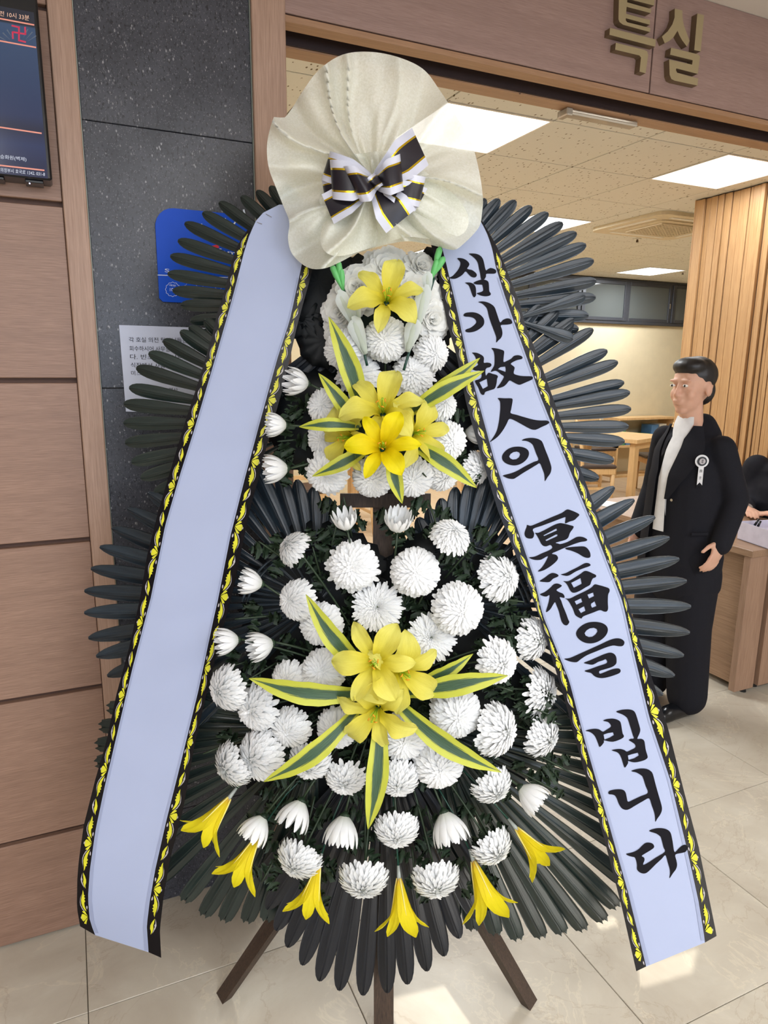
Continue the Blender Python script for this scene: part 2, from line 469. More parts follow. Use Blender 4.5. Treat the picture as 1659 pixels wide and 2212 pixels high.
def m_satin(name, c, rough=.45):
    t = NT(name); v = t.geo((1, 1, 1)); f = t.noise(t.geo(), 900, 2, .5); f2 = t.noise(t.geo(), 5, 3, .5)
    t.set(t.ramp(f2, [(0.3, tuple(x*.95 for x in c[:3])+(1,)), (0.7, c)]), rough, 0, .4)
    t.bump(f, .08, .0004); return t.m
M_SATIN = m_satin('white_satin_ribbon', srgb(168,178,207), .45)
M_SATINE = m_satin('ribbon_hem', srgb(150,159,188), .5)
def m_border():
    t = NT('glossy_black_border'); f = t.noise(t.geo(), 420, 3, .6)
    t.set(srgb(14,11,15), .24, 0, .2); t.bump(f, .22, .0006); return t.m
M_BORD = m_border()
M_INK = plain('black_print', srgb(22,21,27), .6, 0, .1)
M_INKY = plain('yellow_print', srgb(206,202,40), .38, var=.12, scale=60)
M_INKW = plain('silver_print', srgb(176,170,172), .3)
M_GOLD = NT('gold_foil_line').set(srgb(214,184,40), .22, .85, .6).m
M_BOWB = plain('bow_black_satin', srgb(28,24,34), .38)
M_BOWW = plain('bow_white_satin', srgb(206,208,222), .3, 0, .6)
def m_wrap():
    t = NT('nonwoven_cream_wrap')
    f = t.noise(t.geo(), 240, 4, .7); f2 = t.noise(t.geo(), 14, 3, .6)
    col = t.ramp(f, [(0.3, srgb(236,236,220)), (0.7, srgb(248,249,240))])
    t.set(col, .55, 0, .4); t.bump(f, .3, .0006)
    tr = t.n('ShaderNodeBsdfTranslucent'); t.l(col, tr.inputs['Color'])
    tp = t.n('ShaderNodeBsdfTransparent')
    mx = t.n('ShaderNodeMixShader'); mx.inputs[0].default_value = .30
    t.l(t.b.outputs[0], mx.inputs[1]); t.l(tr.outputs[0], mx.inputs[2])
    m2 = t.n('ShaderNodeMixShader'); t.l(t.math('MULTIPLY_ADD', f, -.22, .22), m2.inputs[0])
    t.l(mx.outputs[0], m2.inputs[1]); t.l(tp.outputs[0], m2.inputs[2]); t.l(m2.outputs[0], t.out.inputs[0])
    return t.m
M_WRAP = m_wrap()
M_SUIT = plain('black_suit_cloth', srgb(27,27,33), .85, 0, .2, .1, 200)
M_SHIRT = plain('white_shirt_cloth', srgb(222,222,224), .7)
M_SKIN = plain('skin', srgb(206,160,136), .5, 0, .4, .05, 20, **{'Subsurface Weight': .1})
M_HAIR = plain('black_hair', srgb(24,20,20), .45)
M_EYE = plain('eye_white', srgb(226,222,216), .3)
M_PAPER = plain('white_paper', srgb(196,202,220), .7, 0, .2, .02)
M_PAPERW = plain('guest_book_page', srgb(236,240,236), .6)
M_BLUE = plain('blue_acrylic', srgb(0,74,196), .4, 0, .2, .02)
M_SIGNW = plain('white_sign_print', srgb(214,226,240), .5)
M_RED = plain('red_sign_print', srgb(210,30,50), .5)
M_BOX = plain('lavender_white_card', srgb(206,200,214), .6)
M_SEAT = plain('dark_brown_vinyl', srgb(70,56,50), .4)
M_BRICKB = plain('blue_green_shelf_goods', srgb(50,110,110), .6)
M_CHROME = NT('chrome').set(srgb(190,190,195), .15, 1.0, .5).m

# ------------------------------------------------------------------ the setting
def struct(name, mb_or_me, mats=None, smooth=False, label=None):
    me = mb_or_me.data(name, mats, smooth) if isinstance(mb_or_me, MB) else mb_or_me
    o = bpy.data.objects.new(name, me); COL.objects.link(o); o['kind'] = 'structure'
    MWS[o.name] = Matrix.Identity(4)
    if label: o['label'] = label
    return o
def T(x, y, z): return Matrix.Translation(Vector((float(x), float(y), float(z))))
WY = 1.82                                    # plane of the entrance wall
# floor: beige 60 cm tiles, wooden boards further inside the room
fl = MB().box((-4.2, -4.2, -.06), (4.9, 3.33, -.004)); floor = struct('floor', fl, [M_JOINT])
tb = MB().box((-.299, -.299, -.010), (.299, .299, 0), bev=.0012).data('floor_tile', [M_FTILE])
for i in range(-4, 8):
    for j in range(-2, 4):
        sub('tile', tb, floor, T(-.072+.6*i+.3, .93+.6*j+.3, 0))
outer = MB().box((-4.2, -4.2, -.004), (4.9, -.274, 0)).box((-4.2, -.274, -.004), (-2.48, 1.85, 0))
sub('tile_field', outer.data('tile_field', [M_FTILE]), floor, kind='stuff')
wf = MB().box((-1.6, 3.33, -.06), (9.6, 7.7, -.004)).box((4.9, 2.0, -.06), (9.6, 3.33, -.004)); wfl = struct('floor_wood', wf, [M_GROOVE])
bd = {}
for i in range(0, 56):
    x0 = -1.6+i*.2
    if x0 < 4.9: spans = [(3.33+((i*37) % 10)*.11-1.1+1.1*k, 3.33+((i*37) % 10)*.11+1.1*k) for k in range(0, 5)]
    else: spans = [(2.0+((i*37) % 10)*.11-1.1+1.1*k, 2.0+((i*37) % 10)*.11+1.1*k) for k in range(0, 7)]
    ylo = 3.33 if x0 < 4.9 else 2.0
    for (a, b) in spans:
        a, b = max(a, ylo), min(b, 7.68)
        if b-a < .05 or (x0 < .3): continue
        L = round(b-a, 2)
        if L not in bd: bd[L] = MB().box((-.0992, 0, -.01), (.0992, L-.002, 0)).data('board', [M_WFLOOR])
        sub('board', bd[L], wfl, T(x0+.1, a, 0))
sub('board_field', MB().box((-1.6, 3.33, -.004), (.3, 7.68, 0)).data('board_field', [M_WFLOOR]), wfl, kind='stuff')

# entrance wall, left part: wood veneer panels with dark grooves
wl = struct('wall_left', MB().box((-4.2, WY+.018, 0), (.021, WY+.14, 2.66)), [M_GROOVE])
zz = [0.0, .302, .696, 1.091, 1.480, 1.870, 2.262, 2.646]
for k in range(len(zz)-1):
    for (a, b) in ((-4.2, -2.44), (-2.43, -1.21), (-1.20, .020)):
        g = .006
        me = MB().box((0, 0, 0), (b-a, .018, zz[k+1]-zz[k]-g*2), bev=.0015).data('wood_panel', [M_WPANEL])
        sub('wood_panel', me, wl, T(a, WY, zz[k]+g))
struct('trim_1', MB().box((.021, WY-.010, 0), (.071, WY+.14, 2.646), bev=.002), [M_WSTRIP])
ws = struct('wall_stone', MB().box((.071, WY+.016, 0), (.462, WY+.14, 2.646)), [M_JOINT])
sz = [0.0, .28, .871, 1.461, 2.053, 2.646]
for k in range(len(sz)-1):
    me = MB().box((0, 0, 0), (.386, .014, sz[k+1]-sz[k]-.0014), bev=.0012).data('stone_slab', [M_STONE])
    sub('stone_slab', me, ws, T(.0735, WY+.003, sz[k]+.0012))
sub('edge_strip', MB().box((.0712, WY+.0005, 0), (.0733, WY+.01, 2.646)).box((.4597, WY+.0005, 0), (.4618, WY+.01, 2.646)).data('edge_strip', [plain('edge_strip_green_grey', srgb(140,150,140), .4)]), ws)
struct('trim_2', MB().box((.462, WY-.012, 0), (.545, 2.0, 2.646), bev=.002), [M_WSTRIP])
# header over the opening, with the sliding-door head boards under it
hd = struct('wall_header', MB().box((.545, WY+.012, 2.36), (3.42, 2.0, 2.80)), [M_GROOVE])
for (a, b) in ((.546, 1.708), (1.713, 2.90), (2.905, 3.42)):
    sub('wood_panel', MB().box((0, 0, 0), (b-a, .014, 2.646-2.3535), bev=.0012).data('wood_panel', [M_WHEAD]), hd, T(a, WY, 2.3535))
sub('bottom_rail', MB().box((.546, WY+.001, 2.335), (3.42, WY+.046, 2.3505), bev=.001).data('bottom_rail', [M_WUNDER]), hd)
sub('track_recess', MB().box((.546, WY+.046, 2.362), (3.42, 1.931, 2.372)).box((.546, WY+.040, 2.340), (3.42, WY+.046, 2.366)).data('track_recess', [M_WDARK]), hd)
sub('recess_shade_strip', MB().box((.546, 1.919, 2.326), (3.42, 1.9248, 2.372)).data('recess_shade_strip', [M_WDARK]), hd)  # dark strip painting the recess shade over the trim's wood face
hb = struct('trim_3', MB().box((.546, 1.925, 2.322), (3.42, 1.985, 2.372), bev=.001), [M_WUNDER])
for (x, y) in ((1123, 203), (1361, 249), (1527, 281)):
    p = on_axis(x, y, 2, 2.3215); sub('screw_hole', MB().tube([p, p+np.array([0, 0, .0015])], .0028, 8).data('screw_hole', [M_WDARK]), hb)
struct('wall_right', MB().box((3.42, WY, 0), (4.9, 2.0, 2.66)), [M_LOBBYW])
struct('ceiling', MB().box((-4.2, -4.2, 2.647), (4.9, WY+.02, 2.70)), [M_LOBBYC])
# lobby shell outside the frame
struct('wall_lobby_left', MB().box((-4.3, -4.2, 0), (-4.2, 1.9, 2.70)), [M_LOBBYW])
struct('wall_lobby_right', MB().box((4.9, -4.2, 0), (5.0, 2.0, 2.70)), [M_LOBBYW])
def back_hole(P):
    out = []
    for (x, y) in P:
        t = (y+4.2)/SUN_DIR[1]; out.append((x-SUN_DIR[0]*t, -4.2, -SUN_DIR[2]*t))
    return out
patches = [[(.585, 1.275), (.745, 1.250), (.752, 1.12), (.60, 1.11)], [(1.235, 1.100), (1.425, 1.078), (1.348, 1.028), (1.195, 1.047)],
           [(1.232, 1.264), (1.297, 1.254), (1.284, 1.224), (1.226, 1.232)]]
SUN_DIR_Z = SUN_DIR[2]
outerl = [(-4.2, -4.2, 0), (4.9, -4.2, 0), (4.9, -4.2, 2.7), (-4.2, -4.2, 2.7)]
win = [(-1.8, -4.2, .8), (-1.8, -4.2, 1.95), (2.6, -4.2, 1.95), (2.6, -4.2, .8)]
struct('wall_lobby_back', MB().flat([outerl, win]+[back_hole(p) for p in patches]), [M_LOBBYW])  # small holes are invented, traced back from the sun patches on the floor
w2 = struct('window_2', MB().box((-1.84, -4.24, .76), (2.64, -4.19, .8)).box((-1.84, -4.24, 1.95), (2.64, -4.19, 1.99)).box((-1.84, -4.24, .8), (-1.8, -4.19, 1.95)).box((2.6, -4.24, .8), (2.64, -4.19, 1.95)).box((.38, -4.24, .8), (.42, -4.19, 1.95)), [M_DGREY])

# the room behind the opening
struct('wall_back', MB().box((-1.6, 7.68, 0), (9.6, 7.8, 2.80)), [M_CREAM])
struct('wall_room_left', MB().box((-1.7, 1.96, 0), (-1.6, 7.7, 2.8)).box((-1.6, 1.9605, 0), (.462, 2.0, 2.8)), [M_CREAM])
struct('wall_room_right', MB().box((9.6, 1.9, 0), (9.7, 7.8, 2.8)).box((5.0, 1.9, 0), (9.6, 2.0, 2.8)), [M_CREAM])
part = struct('wall_partition', MB().box((4.205, 2.0, 0), (4.36, 3.905, 2.69)), [M_GROOVE])
rng = random.Random(5); y = 3.905
while y > 2.05:
    wdt = rng.choice([.028, .034, .045, .060, .078]); dpt = rng.choice([.006, .012, .020, .028]); a = max(2.0, y-wdt)
    sub('slat', MB().box((4.205-dpt, a+.003, 0), (4.205, y-.003, 2.685), bev=.0015).data('slat', [M_WSLAT]), part)
    y = a
sub('end_board', MB().box((4.188, 3.905, 0), (4.36, 3.915, 2.69)).data('end_board', [M_WSLAT]), part)
# tiled ceiling of the room
ZC = 2.695
cr = struct('ceiling_room', MB().box((-1.6, 1.985, ZC+.006), (9.6, 7.7, ZC+.05)), [M_CGRID])
ct = MB().box((-.2958, -.2958, 0), (.2958, .2958, .012), bev=.0015).data('ceiling_tile', [M_CTILE])
ch = MB().box((-.2975, -.2195, 0), (.2975, .2195, .012), bev=.0015).data('ceiling_tile', [M_CTILE])
ce = MB().box((-.2975, -.2195, 0), (.2975, .2195, .012), bev=.0015).data('ceiling_tile', [M_CTILE])
RLIGHTS = [(1.96, 3.33), (3.76, 3.33), (0.16, 5.13), (3.76, 5.13), (6.76, 6.93), (6.76, 3.93), (3.76, 6.93), (0.16, 6.93)]
for i in range(-6, 13):
    cx = 2.26+.6*i+.3
    if not (-1.4 < cx < 9.5): continue
    for j in range(-2, 8):
        cy = 3.03+.6*j+.3
        if any(abs(cx-a) < .1 and abs(cy-b) < .1 for a, b in RLIGHTS): continue
        if 4.2 < cx+.0 < 5.2 and 4.1 < cy < 5.2: continue
        if cy < 2.3: sub('ceiling_tile', ch, cr, T(cx, 2.2105, ZC-.002))
        elif cy+.3 > 7.7: sub('ceiling_tile', ce, cr, T(cx, 7.4515, ZC-.002))
        else: sub('ceiling_tile', ct, cr, T(cx, cy, ZC-.002))

# window band high in the room's back wall
WYB = 7.68
win1 = struct('window_1', MB().box((.4, WYB-.05, 2.095), (9.3, WYB+.01, 2.135), bev=.004).box((.4, WYB-.05, 2.655), (9.3, WYB+.01, 2.685), bev=.004), [M_DGREY])
M_PANE = NT('grey_frosted_glass').set(srgb(88,92,91), .06, 0, .5).m
xs = [.4, 1.25, 2.1, 2.95, 3.8, 4.65, 5.5, 6.30, 7.08, 7.91, 8.7, 9.3]
for k in range(len(xs)-1):
    a, b = xs[k], xs[k+1]; yy = WYB-.045 if k % 2 == 0 else WYB-.06
    f = MB().box((a, yy, 2.135), (a+.055, yy+.04, 2.655), bev=.003).box((b-.055, yy, 2.135), (b, yy+.04, 2.655), bev=.003).box((a+.055, yy, 2.135), (b-.055, yy+.04, 2.18), bev=.003).box((a+.055, yy, 2.61), (b-.055, yy+.04, 2.655), bev=.003)
    sf = sub('sash_frame', f.data('sash_frame', [M_DGREY]), win1)
    sub('pane', MB().box((a+.055, yy+.018, 2.18), (b-.055, yy+.024, 2.61)).data('pane', [M_PANE]), sf)
    if k % 2 == 0: sub('latch', MB().box((b-.048, yy-.012, 2.33), (b-.030, yy, 2.40), bev=.003).box((b-.056, yy-.02, 2.35), (b-.036, yy-.01, 2.37), bev=.003).data('latch', [M_CHROME]), sf)

# ------------------------------------------------------------------ things fixed to ceiling and walls
def panel_light(x, y, z, sx, sy, label, group):
    t = thing('panel_light', label, 'ceiling light', (x, y, z), group)
    f = MB().box((x-sx, y-sy, z-.004), (x+sx, y-sy+.012, z+.008)).box((x-sx, y+sy-.012, z-.004), (x+sx, y+sy, z+.008))
    f.box((x-sx, y-sy+.012, z-.004), (x-sx+.012, y+sy-.012, z+.008)).box((x+sx-.012, y-sy+.012, z-.004), (x+sx, y+sy-.012, z+.008))
    sub('frame', f.data('frame', [M_WHITEP]), t)
    sub('diffuser', MB().box((x-sx+.012, y-sy+.012, z-.001), (x+sx-.012, y+sy-.012, z+.004)).data('diffuser', [M_PANEL]), t)
rl = ['square ceiling panel light just right of the cream flower wrap, nearest of the row', 'square ceiling panel light above the top of the slatted wood wall',
      'square ceiling panel light hidden behind the stone wall', 'square ceiling panel light behind the upper right palm fan, beside the air conditioner',
      'small far ceiling panel light just above the dark framed windows', 'square ceiling panel light hidden beyond the slatted wall',
      'far square ceiling panel light behind the right ribbon', 'far square ceiling panel light hidden behind the stone wall']
for (x, y), lb in zip(RLIGHTS, rl): panel_light(x, y, ZC-.002, .298, .298, lb, 'square panel lights in the tiled ceiling')
for k, (x, y) in enumerate(LOBBY_FILL): panel_light(x, y, 2.640, .6, .3, 'added long white ceiling panel giving fill light behind the viewer', 'added lobby fill panels')  # out of view, added to light the wreath from the front

# ceiling cassette air conditioner
sub('filler_panel', MB().box((4.0625, 4.2325, ZC-.002), (5.2575, 5.4275, ZC+.0055)).data('filler_panel', [M_CTILE]), cr)
ax0, ax1, ay0, ay1 = 4.225, 5.16, 4.245, 5.09
ac = thing('air_conditioner', 'cream ceiling cassette air conditioner with square mesh grille, left of the slatted wall', 'air conditioner', ((ax0+ax1)/2, (ay0+ay1)/2, ZC))
def rrect(x0, y0, x1, y1, r, z, n=5):
    P = []
    for (cx, cy, a0) in ((x1-r, y0+r, -90), (x1-r, y1-r, 0), (x0+r, y1-r, 90), (x0+r, y0+r, 180)):
        for k in range(n+1):
            a = math.radians(a0+90*k/n); P.append((cx+r*math.cos(a), cy+r*math.sin(a), z))
    return P
sub('cover', MB().prism(rrect(ax0, ay0, ax1, ay1, .09, ZC-.030), (0, 0, .0275)).data('cover', [M_GRILLE]), ac)
sub('inner_panel', MB().prism(rrect(ax0+.15, ay0+.15, ax1-.15, ay1-.15, .05, ZC-.040), (0, 0, .011)).data('inner_panel', [M_GRILLE]), ac)
vb = MB()
for (a, b, c, d) in ((ax0+.07, ay0+.17, ax0+.11, ay1-.17), (ax1-.11, ay0+.17, ax1-.07, ay1-.17), (ax0+.17, ay0+.07, ax1-.17, ay0+.11), (ax0+.17, ay1-.11, ax1-.17, ay1-.07)):
    vb.box((a, b, ZC-.034), (c, d, ZC-.0285))
sub('air_vane', vb.data('air_vane', [M_WHITEP]), ac)
gb = MB().box((ax0+.22, ay0+.22, ZC-.042), (ax1-.22, ay1-.22, ZC-.0395))
sub('grille_back', gb.data('grille_back', [M_GRILLD]), ac)
gb = MB(); n = 14
for k in range(n+1):
    u = lerp(ax0+.22, ax1-.22, k/n); v = lerp(ay0+.22, ay1-.22, k/n)
    gb.box((u-.006, ay0+.22, ZC-.050), (u+.006, ay1-.22, ZC-.041)); gb.box((ax0+.22, v-.006, ZC-.0505), (ax1-.22, v+.006, ZC-.0415))
sub('grille', gb.data('grille', [M_GRILLE]), ac, kind='stuff')
for (x, y, lb) in ((1377, 516, 'small round sprinkler plate on the ceiling below the air conditioner'), (1475, 588, 'small round sprinkler plate near the far panel light and slatted wall')):
    p = on_axis(x, y, 2, ZC-.003); t = thing('sprinkler', lb, 'sprinkler', p)
    sub('plate', MB().tube([p, p-np.array([0, 0, .006])], .035, 16).data('plate', [M_WHITEP]), t)
    sub('nozzle', MB().tube([p-np.array([0, 0, .006]), p-np.array([0, 0, .03])], [.008, .012], 8).data('nozzle', [M_GRILLD]), t)
# clear guide strip under the door head
a = on_axis(1222, 238, 2, 2.318); b = on_axis(1386, 268, 2, 2.318)
M_ACR = NT('clear_acrylic').set(srgb(206,196,180), .12, 0, .6, **{'Transmission Weight': .5}).m
o = MB().box((a[0], 1.950, 2.306), (b[0]-.02, 1.990, 2.321), bev=.004).box((a[0]-.008, 1.944, 2.300), (a[0]+.016, 1.996, 2.3215), bev=.003).data('door_guide', [M_ACR])
o = bpy.data.objects.new('door_guide', o); COL.objects.link(o); tag(o, 'clear plastic guide strip fixed under the wooden door head', 'door guide')

# ------------------------------------------------------------------ signs, screen, notices
def shade_text(body, size=1.0):
    c = bpy.data.curves.new('txt', 'FONT'); c.body = body; c.size = size; c.resolution_u = 3
    ob = bpy.data.objects.new('txt', c); COL.objects.link(ob)
    dg = bpy.context.evaluated_depsgraph_get(); dg.update()
    me = bpy.data.meshes.new_from_object(ob.evaluated_get(dg))
    V = np.array([v.co[:] for v in me.vertices]) if len(me.vertices) else np.zeros((0, 3)); F = [tuple(p.vertices) for p in me.polygons]
    bpy.data.objects.remove(ob); bpy.data.curves.remove(c); bpy.data.meshes.remove(me)
    return V, F
def text_on(mb, body, quad, pf, m=0):
    """lettering stretched to a quad (TL, TR, BR, BL in frame pixels) on the surface pf"""
    V, F = shade_text(body)
    if len(V) == 0: return
    lo, hi = V[:, :2].min(0), V[:, :2].max(0)
    Q = [np.array(q, float) for q in quad]; out = []
    for v in V:
        u, w = (v[:2]-lo)/(hi-lo+1e-9)
        p = lerp(lerp(Q[3], Q[2], u), lerp(Q[0], Q[1], u), w); out.append(pf(p[0], p[1]))
    mb.add(out, F, m)

TVY = 1.755
tv = thing('wall_screen', 'black framed wall display with dark blue notice screen and orange lines', 'screen', (-.30, 1.82, 2.08))
S0, S1, SB, ST = -.62, .003, 1.904, 2.262
fr = MB().box((S0, TVY, SB), (S1, WY, ST), bev=.004)
sub('casing', fr.data('casing', [M_BLACKM]), tv)
def tvp(x, y): return on_axis(x, y, 1, TVY-.0012)
t = NT('screen_picture'); v = t.geo(); sp = t.n('ShaderNodeSeparateXYZ'); t.l(v, sp.inputs[0])
f = t.math('MULTIPLY_ADD', sp.outputs['Z'], 1/.32, -1.93/.32)
t.set((0, 0, 0, 1), .15); c = t.ramp(f, [(0.0, srgb(30,38,72)), (.12, srgb(44,56,94)), (.22, srgb(40,45,68)), (.30, srgb(46,58,92)), (.82, srgb(62,82,112)), (.83, srgb(44,48,60))])
t.l(c, t.b.inputs['Emission Color']); t.b.inputs['Emission Strength'].default_value = 1.0
M_PIC = t.m
q = [on_axis(x, y, 1, TVY-.0006) for (x, y) in ((73, 27), (97, 385))]
scr = sub('display', MB().box((S0+.02, TVY-.0008, q[1][2]), (q[0][0]-.0, TVY, q[0][2])).data('display', [M_PIC]), tv)
M_ORANGE = emissive('screen_orange', srgb(238,150,128), 1.0); M_SW = emissive('screen_white', srgb(214,220,236), 1.0)
M_SO = emissive('screen_peach', srgb(246,196,166), 1.0); M_SR = emissive('screen_red', srgb(206,40,76), 1.0); M_SRAY = emissive('screen_ray', srgb(86,96,112), 1.0)
mb = MB()
for (x0, y0, x1, y1) in ((-80, 25, 74, 54), (-80, 73.5, 78, 102.5), (-80, 263, 90, 288), (-80, 348, 96, 368)):
    mb.add([tvp(x0, y0-1.6), tvp(x1, y1-1.6), tvp(x1, y1+1.6), tvp(x0, y0+1.6)], [(0, 1, 2, 3)], 0)
text_on(mb, '오전 10시 33분', [(-12, 21), (63, 33), (63, 45), (-12, 32)], tvp, 1)
text_on(mb, '시립승화원(벽제)', [(-20, 331), (57, 340), (57, 350), (-20, 342)], tvp, 2)
text_on(mb, '의정부시 호국로 1342. 031-8', [(1, 362), (97, 372), (97, 381), (1, 371)], tvp, 2)
for k in range(9):
    a0 = math.radians(35+k*14); c0 = (39, 104)
    if k in (3, 4, 5): continue
    mb.add([tvp(c0[0]+24*math.cos(a0), c0[1]-24*math.sin(a0)), tvp(c0[0]+48*math.cos(a0-.02), c0[1]-46*math.sin(a0-.02)), tvp(c0[0]+48*math.cos(a0+.04), c0[1]-46*math.sin(a0+.04))], [(0, 1, 2)], 4)
def bar(mb, a, b, w, m, pf):
    a, b = np.array(a, float), np.array(b, float); d = nrm(b-a); n_ = np.array([-d[1], d[0]])*w/2
    mb.add([pf(*(a-n_)), pf(*(b-n_)), pf(*(b+n_)), pf(*(a+n_))], [(0, 1, 2, 3)], m)
for (a, b) in (((25, 55), (41, 59)), ((41, 57), (41, 89)), ((40, 87), (56, 91)), ((27, 69), (56, 74)), ((27, 68), (28, 84)), ((54, 58), (55, 75))):
    bar(mb, a, b, 3.6, 3, tvp)
sub('screen_print', mb.data('screen_print', [M_ORANGE, M_SO, M_SW, M_SR, M_SRAY]), scr)
p = on_axis(64, 396, 1, TVY-.002); sub('power_light', MB().tube([p, p+np.array([0, .002, 0])], .0016, 8).data('power_light', [emissive('power_led', (.7, .7, 1, 1), 2.0)]), tv)
for k in range(7): sub('foot_clip', MB().box((-.50+.075*k, TVY+.012, SB-.006), (-.465+.075*k, WY-.01, SB), bev=.001).data('foot_clip', [M_BLACKM]), tv)

# blue acrylic sign
BY = WY-.004
bs = thing('blue_sign', 'glossy blue acrylic sign with rounded corner on the dark stone, half behind palm leaves', 'sign', (.33, WY, 1.67))
x0, z0, x1, z1 = .218, 1.668, .452, 1.884
P = [(x0, BY, z0+.008), (x0+.008, BY, z0), (x1-.008, BY, z0), (x1, BY, z0+.008), (x1, BY, z1-.045)]
P += [(x1-.045+.045*math.cos(a), BY, z1-.045+.045*math.sin(a)) for a in np.linspace(.2, 1.57, 6)]
P += [(x0+.045-.045*math.sin(a), BY, z1-.045+.045*math.cos(a)) for a in np.linspace(0, 1.4, 6)]+[(x0, BY, z1-.045)]
bp = sub('plate', MB().prism(P, (0, .006, 0)).data('plate', [M_BLUE]), bs)
def blp(x, y): return on_axis(x, y, 1, BY-.0008)
mb = MB()
text_on(mb, 'ㅅㅁ처', [(418, 480), (528, 452), (536, 486), (430, 512)], blp, 0)
text_on(mb, 'family', [(470, 536), (540, 546), (538, 562), (470, 550)], blp, 0)
text_on(mb, 'Spe', [(356, 580), (392, 584), (392, 594), (356, 590)], blp, 0)
mb.add([blp(458, 531), blp(470, 528), blp(474, 535), blp(462, 537)], [(0, 1, 2, 3)], 1)
bar(mb, (340, 594), (540, 601), 1.6, 0, blp)
ring = []
for cxp in (373, 412, 452, 492):
    for k in range(48):
        a0, a1 = 2*math.pi*k/48, 2*math.pi*(k+1)/48; r0, r1 = 14.6+.9*math.cos(12*a0), 14.6+.9*math.cos(12*a1)
        w = .8 if cxp == 373 else .35
        mb.add([blp(cxp+r0*math.cos(a0), 625+r0*math.sin(a0)), blp(cxp+r1*math.cos(a1), 625+r1*math.sin(a1)), blp(cxp+(r1+w)*math.cos(a1), 625+(r1+w)*math.sin(a1)), blp(cxp+(r0+w)*math.cos(a0), 625+(r0+w)*math.sin(a0))], [(0, 1, 2, 3)], 0)
text_on(mb, '매장', [(366, 614), (380, 615), (380, 619), (366, 618)], blp, 0)
text_on(mb, '10', [(367, 622), (374, 622), (374, 629), (367, 629)], blp, 0)
sub('lettering', mb.data('lettering', [M_SIGNW, M_RED]), bp)

# paper notice
PYY = WY-.0015
pn = thing('paper_notice', 'white printed paper notice taped to the dark stone, below the blue sign', 'notice', (.26, WY, 1.405))
def pap(x, y): return on_axis(x, y, 1, PYY-.0006)
tl, tr, br, bl = on_axis(257, 702, 1, PYY), on_axis(560, 712, 1, PYY), on_axis(560, 897, 1, PYY), on_axis(272, 889, 1, PYY)
sh = sub('sheet', MB().prism([tl, bl, br, tr], (0, .001, 0)).data('sheet', [M_PAPER]), pn)
mb = MB()
for (s, q) in (('각 호실 의전 팀장님들은', [(278, 728), (404, 730), (405, 741), (279, 739)]), ('반입', [(434, 733), (458, 735), (458, 746), (434, 744)]),
               ('회수하시어 사무실로', [(279, 747), (378, 749), (378, 760), (280, 758)]), ('하여', [(404, 752), (420, 752), (420, 762), (404, 762)]),
               ('다. 빈소에나 있는', [(281, 765), (396, 767), (396, 778), (281, 776)]), ('식장에서 사용', [(282, 783), (357, 785), (357, 796), (283, 794)]),
               ('미스', [(283, 801), (305, 801), (305, 811), (284, 811)]), ('여사', [(365, 837), (384, 838), (384, 847), (365, 846)])):
    text_on(mb, s, q, pap, 0)
sub('printed_text', mb.data('printed_text', [M_INK]), sh)

# raised bronze letters on the header
def LP(x, y): return on_axis(1240+x*.25256, y*.25256, 1, 1.798)
rs = thing('room_sign', 'raised bronze Korean lettering on the wooden header over the doorway', 'sign', (1.75, WY, 2.45))
def letter(loops_list, name='letter'):
    mb = MB()
    for loops in loops_list:
        f = [LP(x, y) for x, y in loops]
        mb.flat([[p for p in f]], 0)
        k = len(f); n = len(mb.V); mb.V += [tuple(p) for p in f]+[tuple(p+np.array([0, WY-1.798, 0])) for p in f]; mb.UV += [(0, 0)]*(2*k)
        for i in range(k):
            j = (i+1) % k; mb.F.append((n+i, n+j, n+k+j, n+k+i)); mb.M.append(1)
    sub(name, mb.data(name, [M_BRONZE, M_BRONZES]), rs)
letter([[(398,-85),(690,-10),(685,48),(455,-12),(455,20),(662,78),(655,112),(450,58),(445,118),(650,172),(648,212),(443,155),(443,175),(455,190),(655,240),(648,274),(420,212),(390,190),(380,165),(385,-60)],
        [(308,238),(700,338),(694,400),(303,298)],
        [(358,365),(600,425),(625,438),(634,470),(612,627),(560,612),(573,492),(558,474),(352,425)]])
letter([[(862,72),(927,90),(927,150),(940,220),(965,290),(990,350),(965,398),(925,345),(900,300),(885,262),(850,320),(815,350),(775,370),(752,312),(800,270),(840,210),(860,150)],
        [(1055,115),(1112,130),(1083,440),(1028,428)],
        [(830,408),(1060,464),(1078,482),(1058,632),(875,585),(872,600),(882,622),(1062,672),(1055,732),(860,690),(832,675),(818,640),(814,508),(1010,553),(1015,515),(822,468)]])

# ------------------------------------------------------------------ wreath stand
st = thing('wreath_stand', 'dark brown wooden easel stand of the funeral wreath, two splayed legs and an upright post', 'stand', (*(O_W[:2]), 0))
def bar_box(p0, p1, wx, wy, side):
    """square bar from p0 to p1; side = rough direction of its wide face"""
    p0, p1 = np.array(p0, float), np.array(p1, float); d = nrm(p1-p0); x = nrm(side-d*(side@d)); y = np.cross(d, x)
    V = []
    for p in (p0, p1):
        for (a, b) in ((-1, -1), (1, -1), (1, 1), (-1, 1)): V.append(p+x*a*wx/2+y*b*wy/2)
    F = [(0, 3, 2, 1), (4, 5, 6, 7), (0, 1, 5, 4), (1, 2, 6, 5), (2, 3, 7, 6), (3, 0, 4, 7)]
    me = MB().add(V, F).data('bar', [M_WLEG]); return me
def floor_pt(x, y): return on_axis(x, y, 2, 0.0)
pf_l, pf_r = floor_pt(484, 2150), floor_pt(1143, 2164)
top_l, top_r = WP(800, 1690, -.10), WP(868, 1690, -.10)
for pf_, tp_ in ((pf_l, top_l), (pf_r, top_r)):
    m = bar_box(pf_, tp_, .040, .030, RW*(1 if pf_ is pf_r else -1)+FH*1.0)
    # level the foot on the floor
    for v in m.vertices[:4]: v.co.z = 0.0
    sub('leg', m, st)
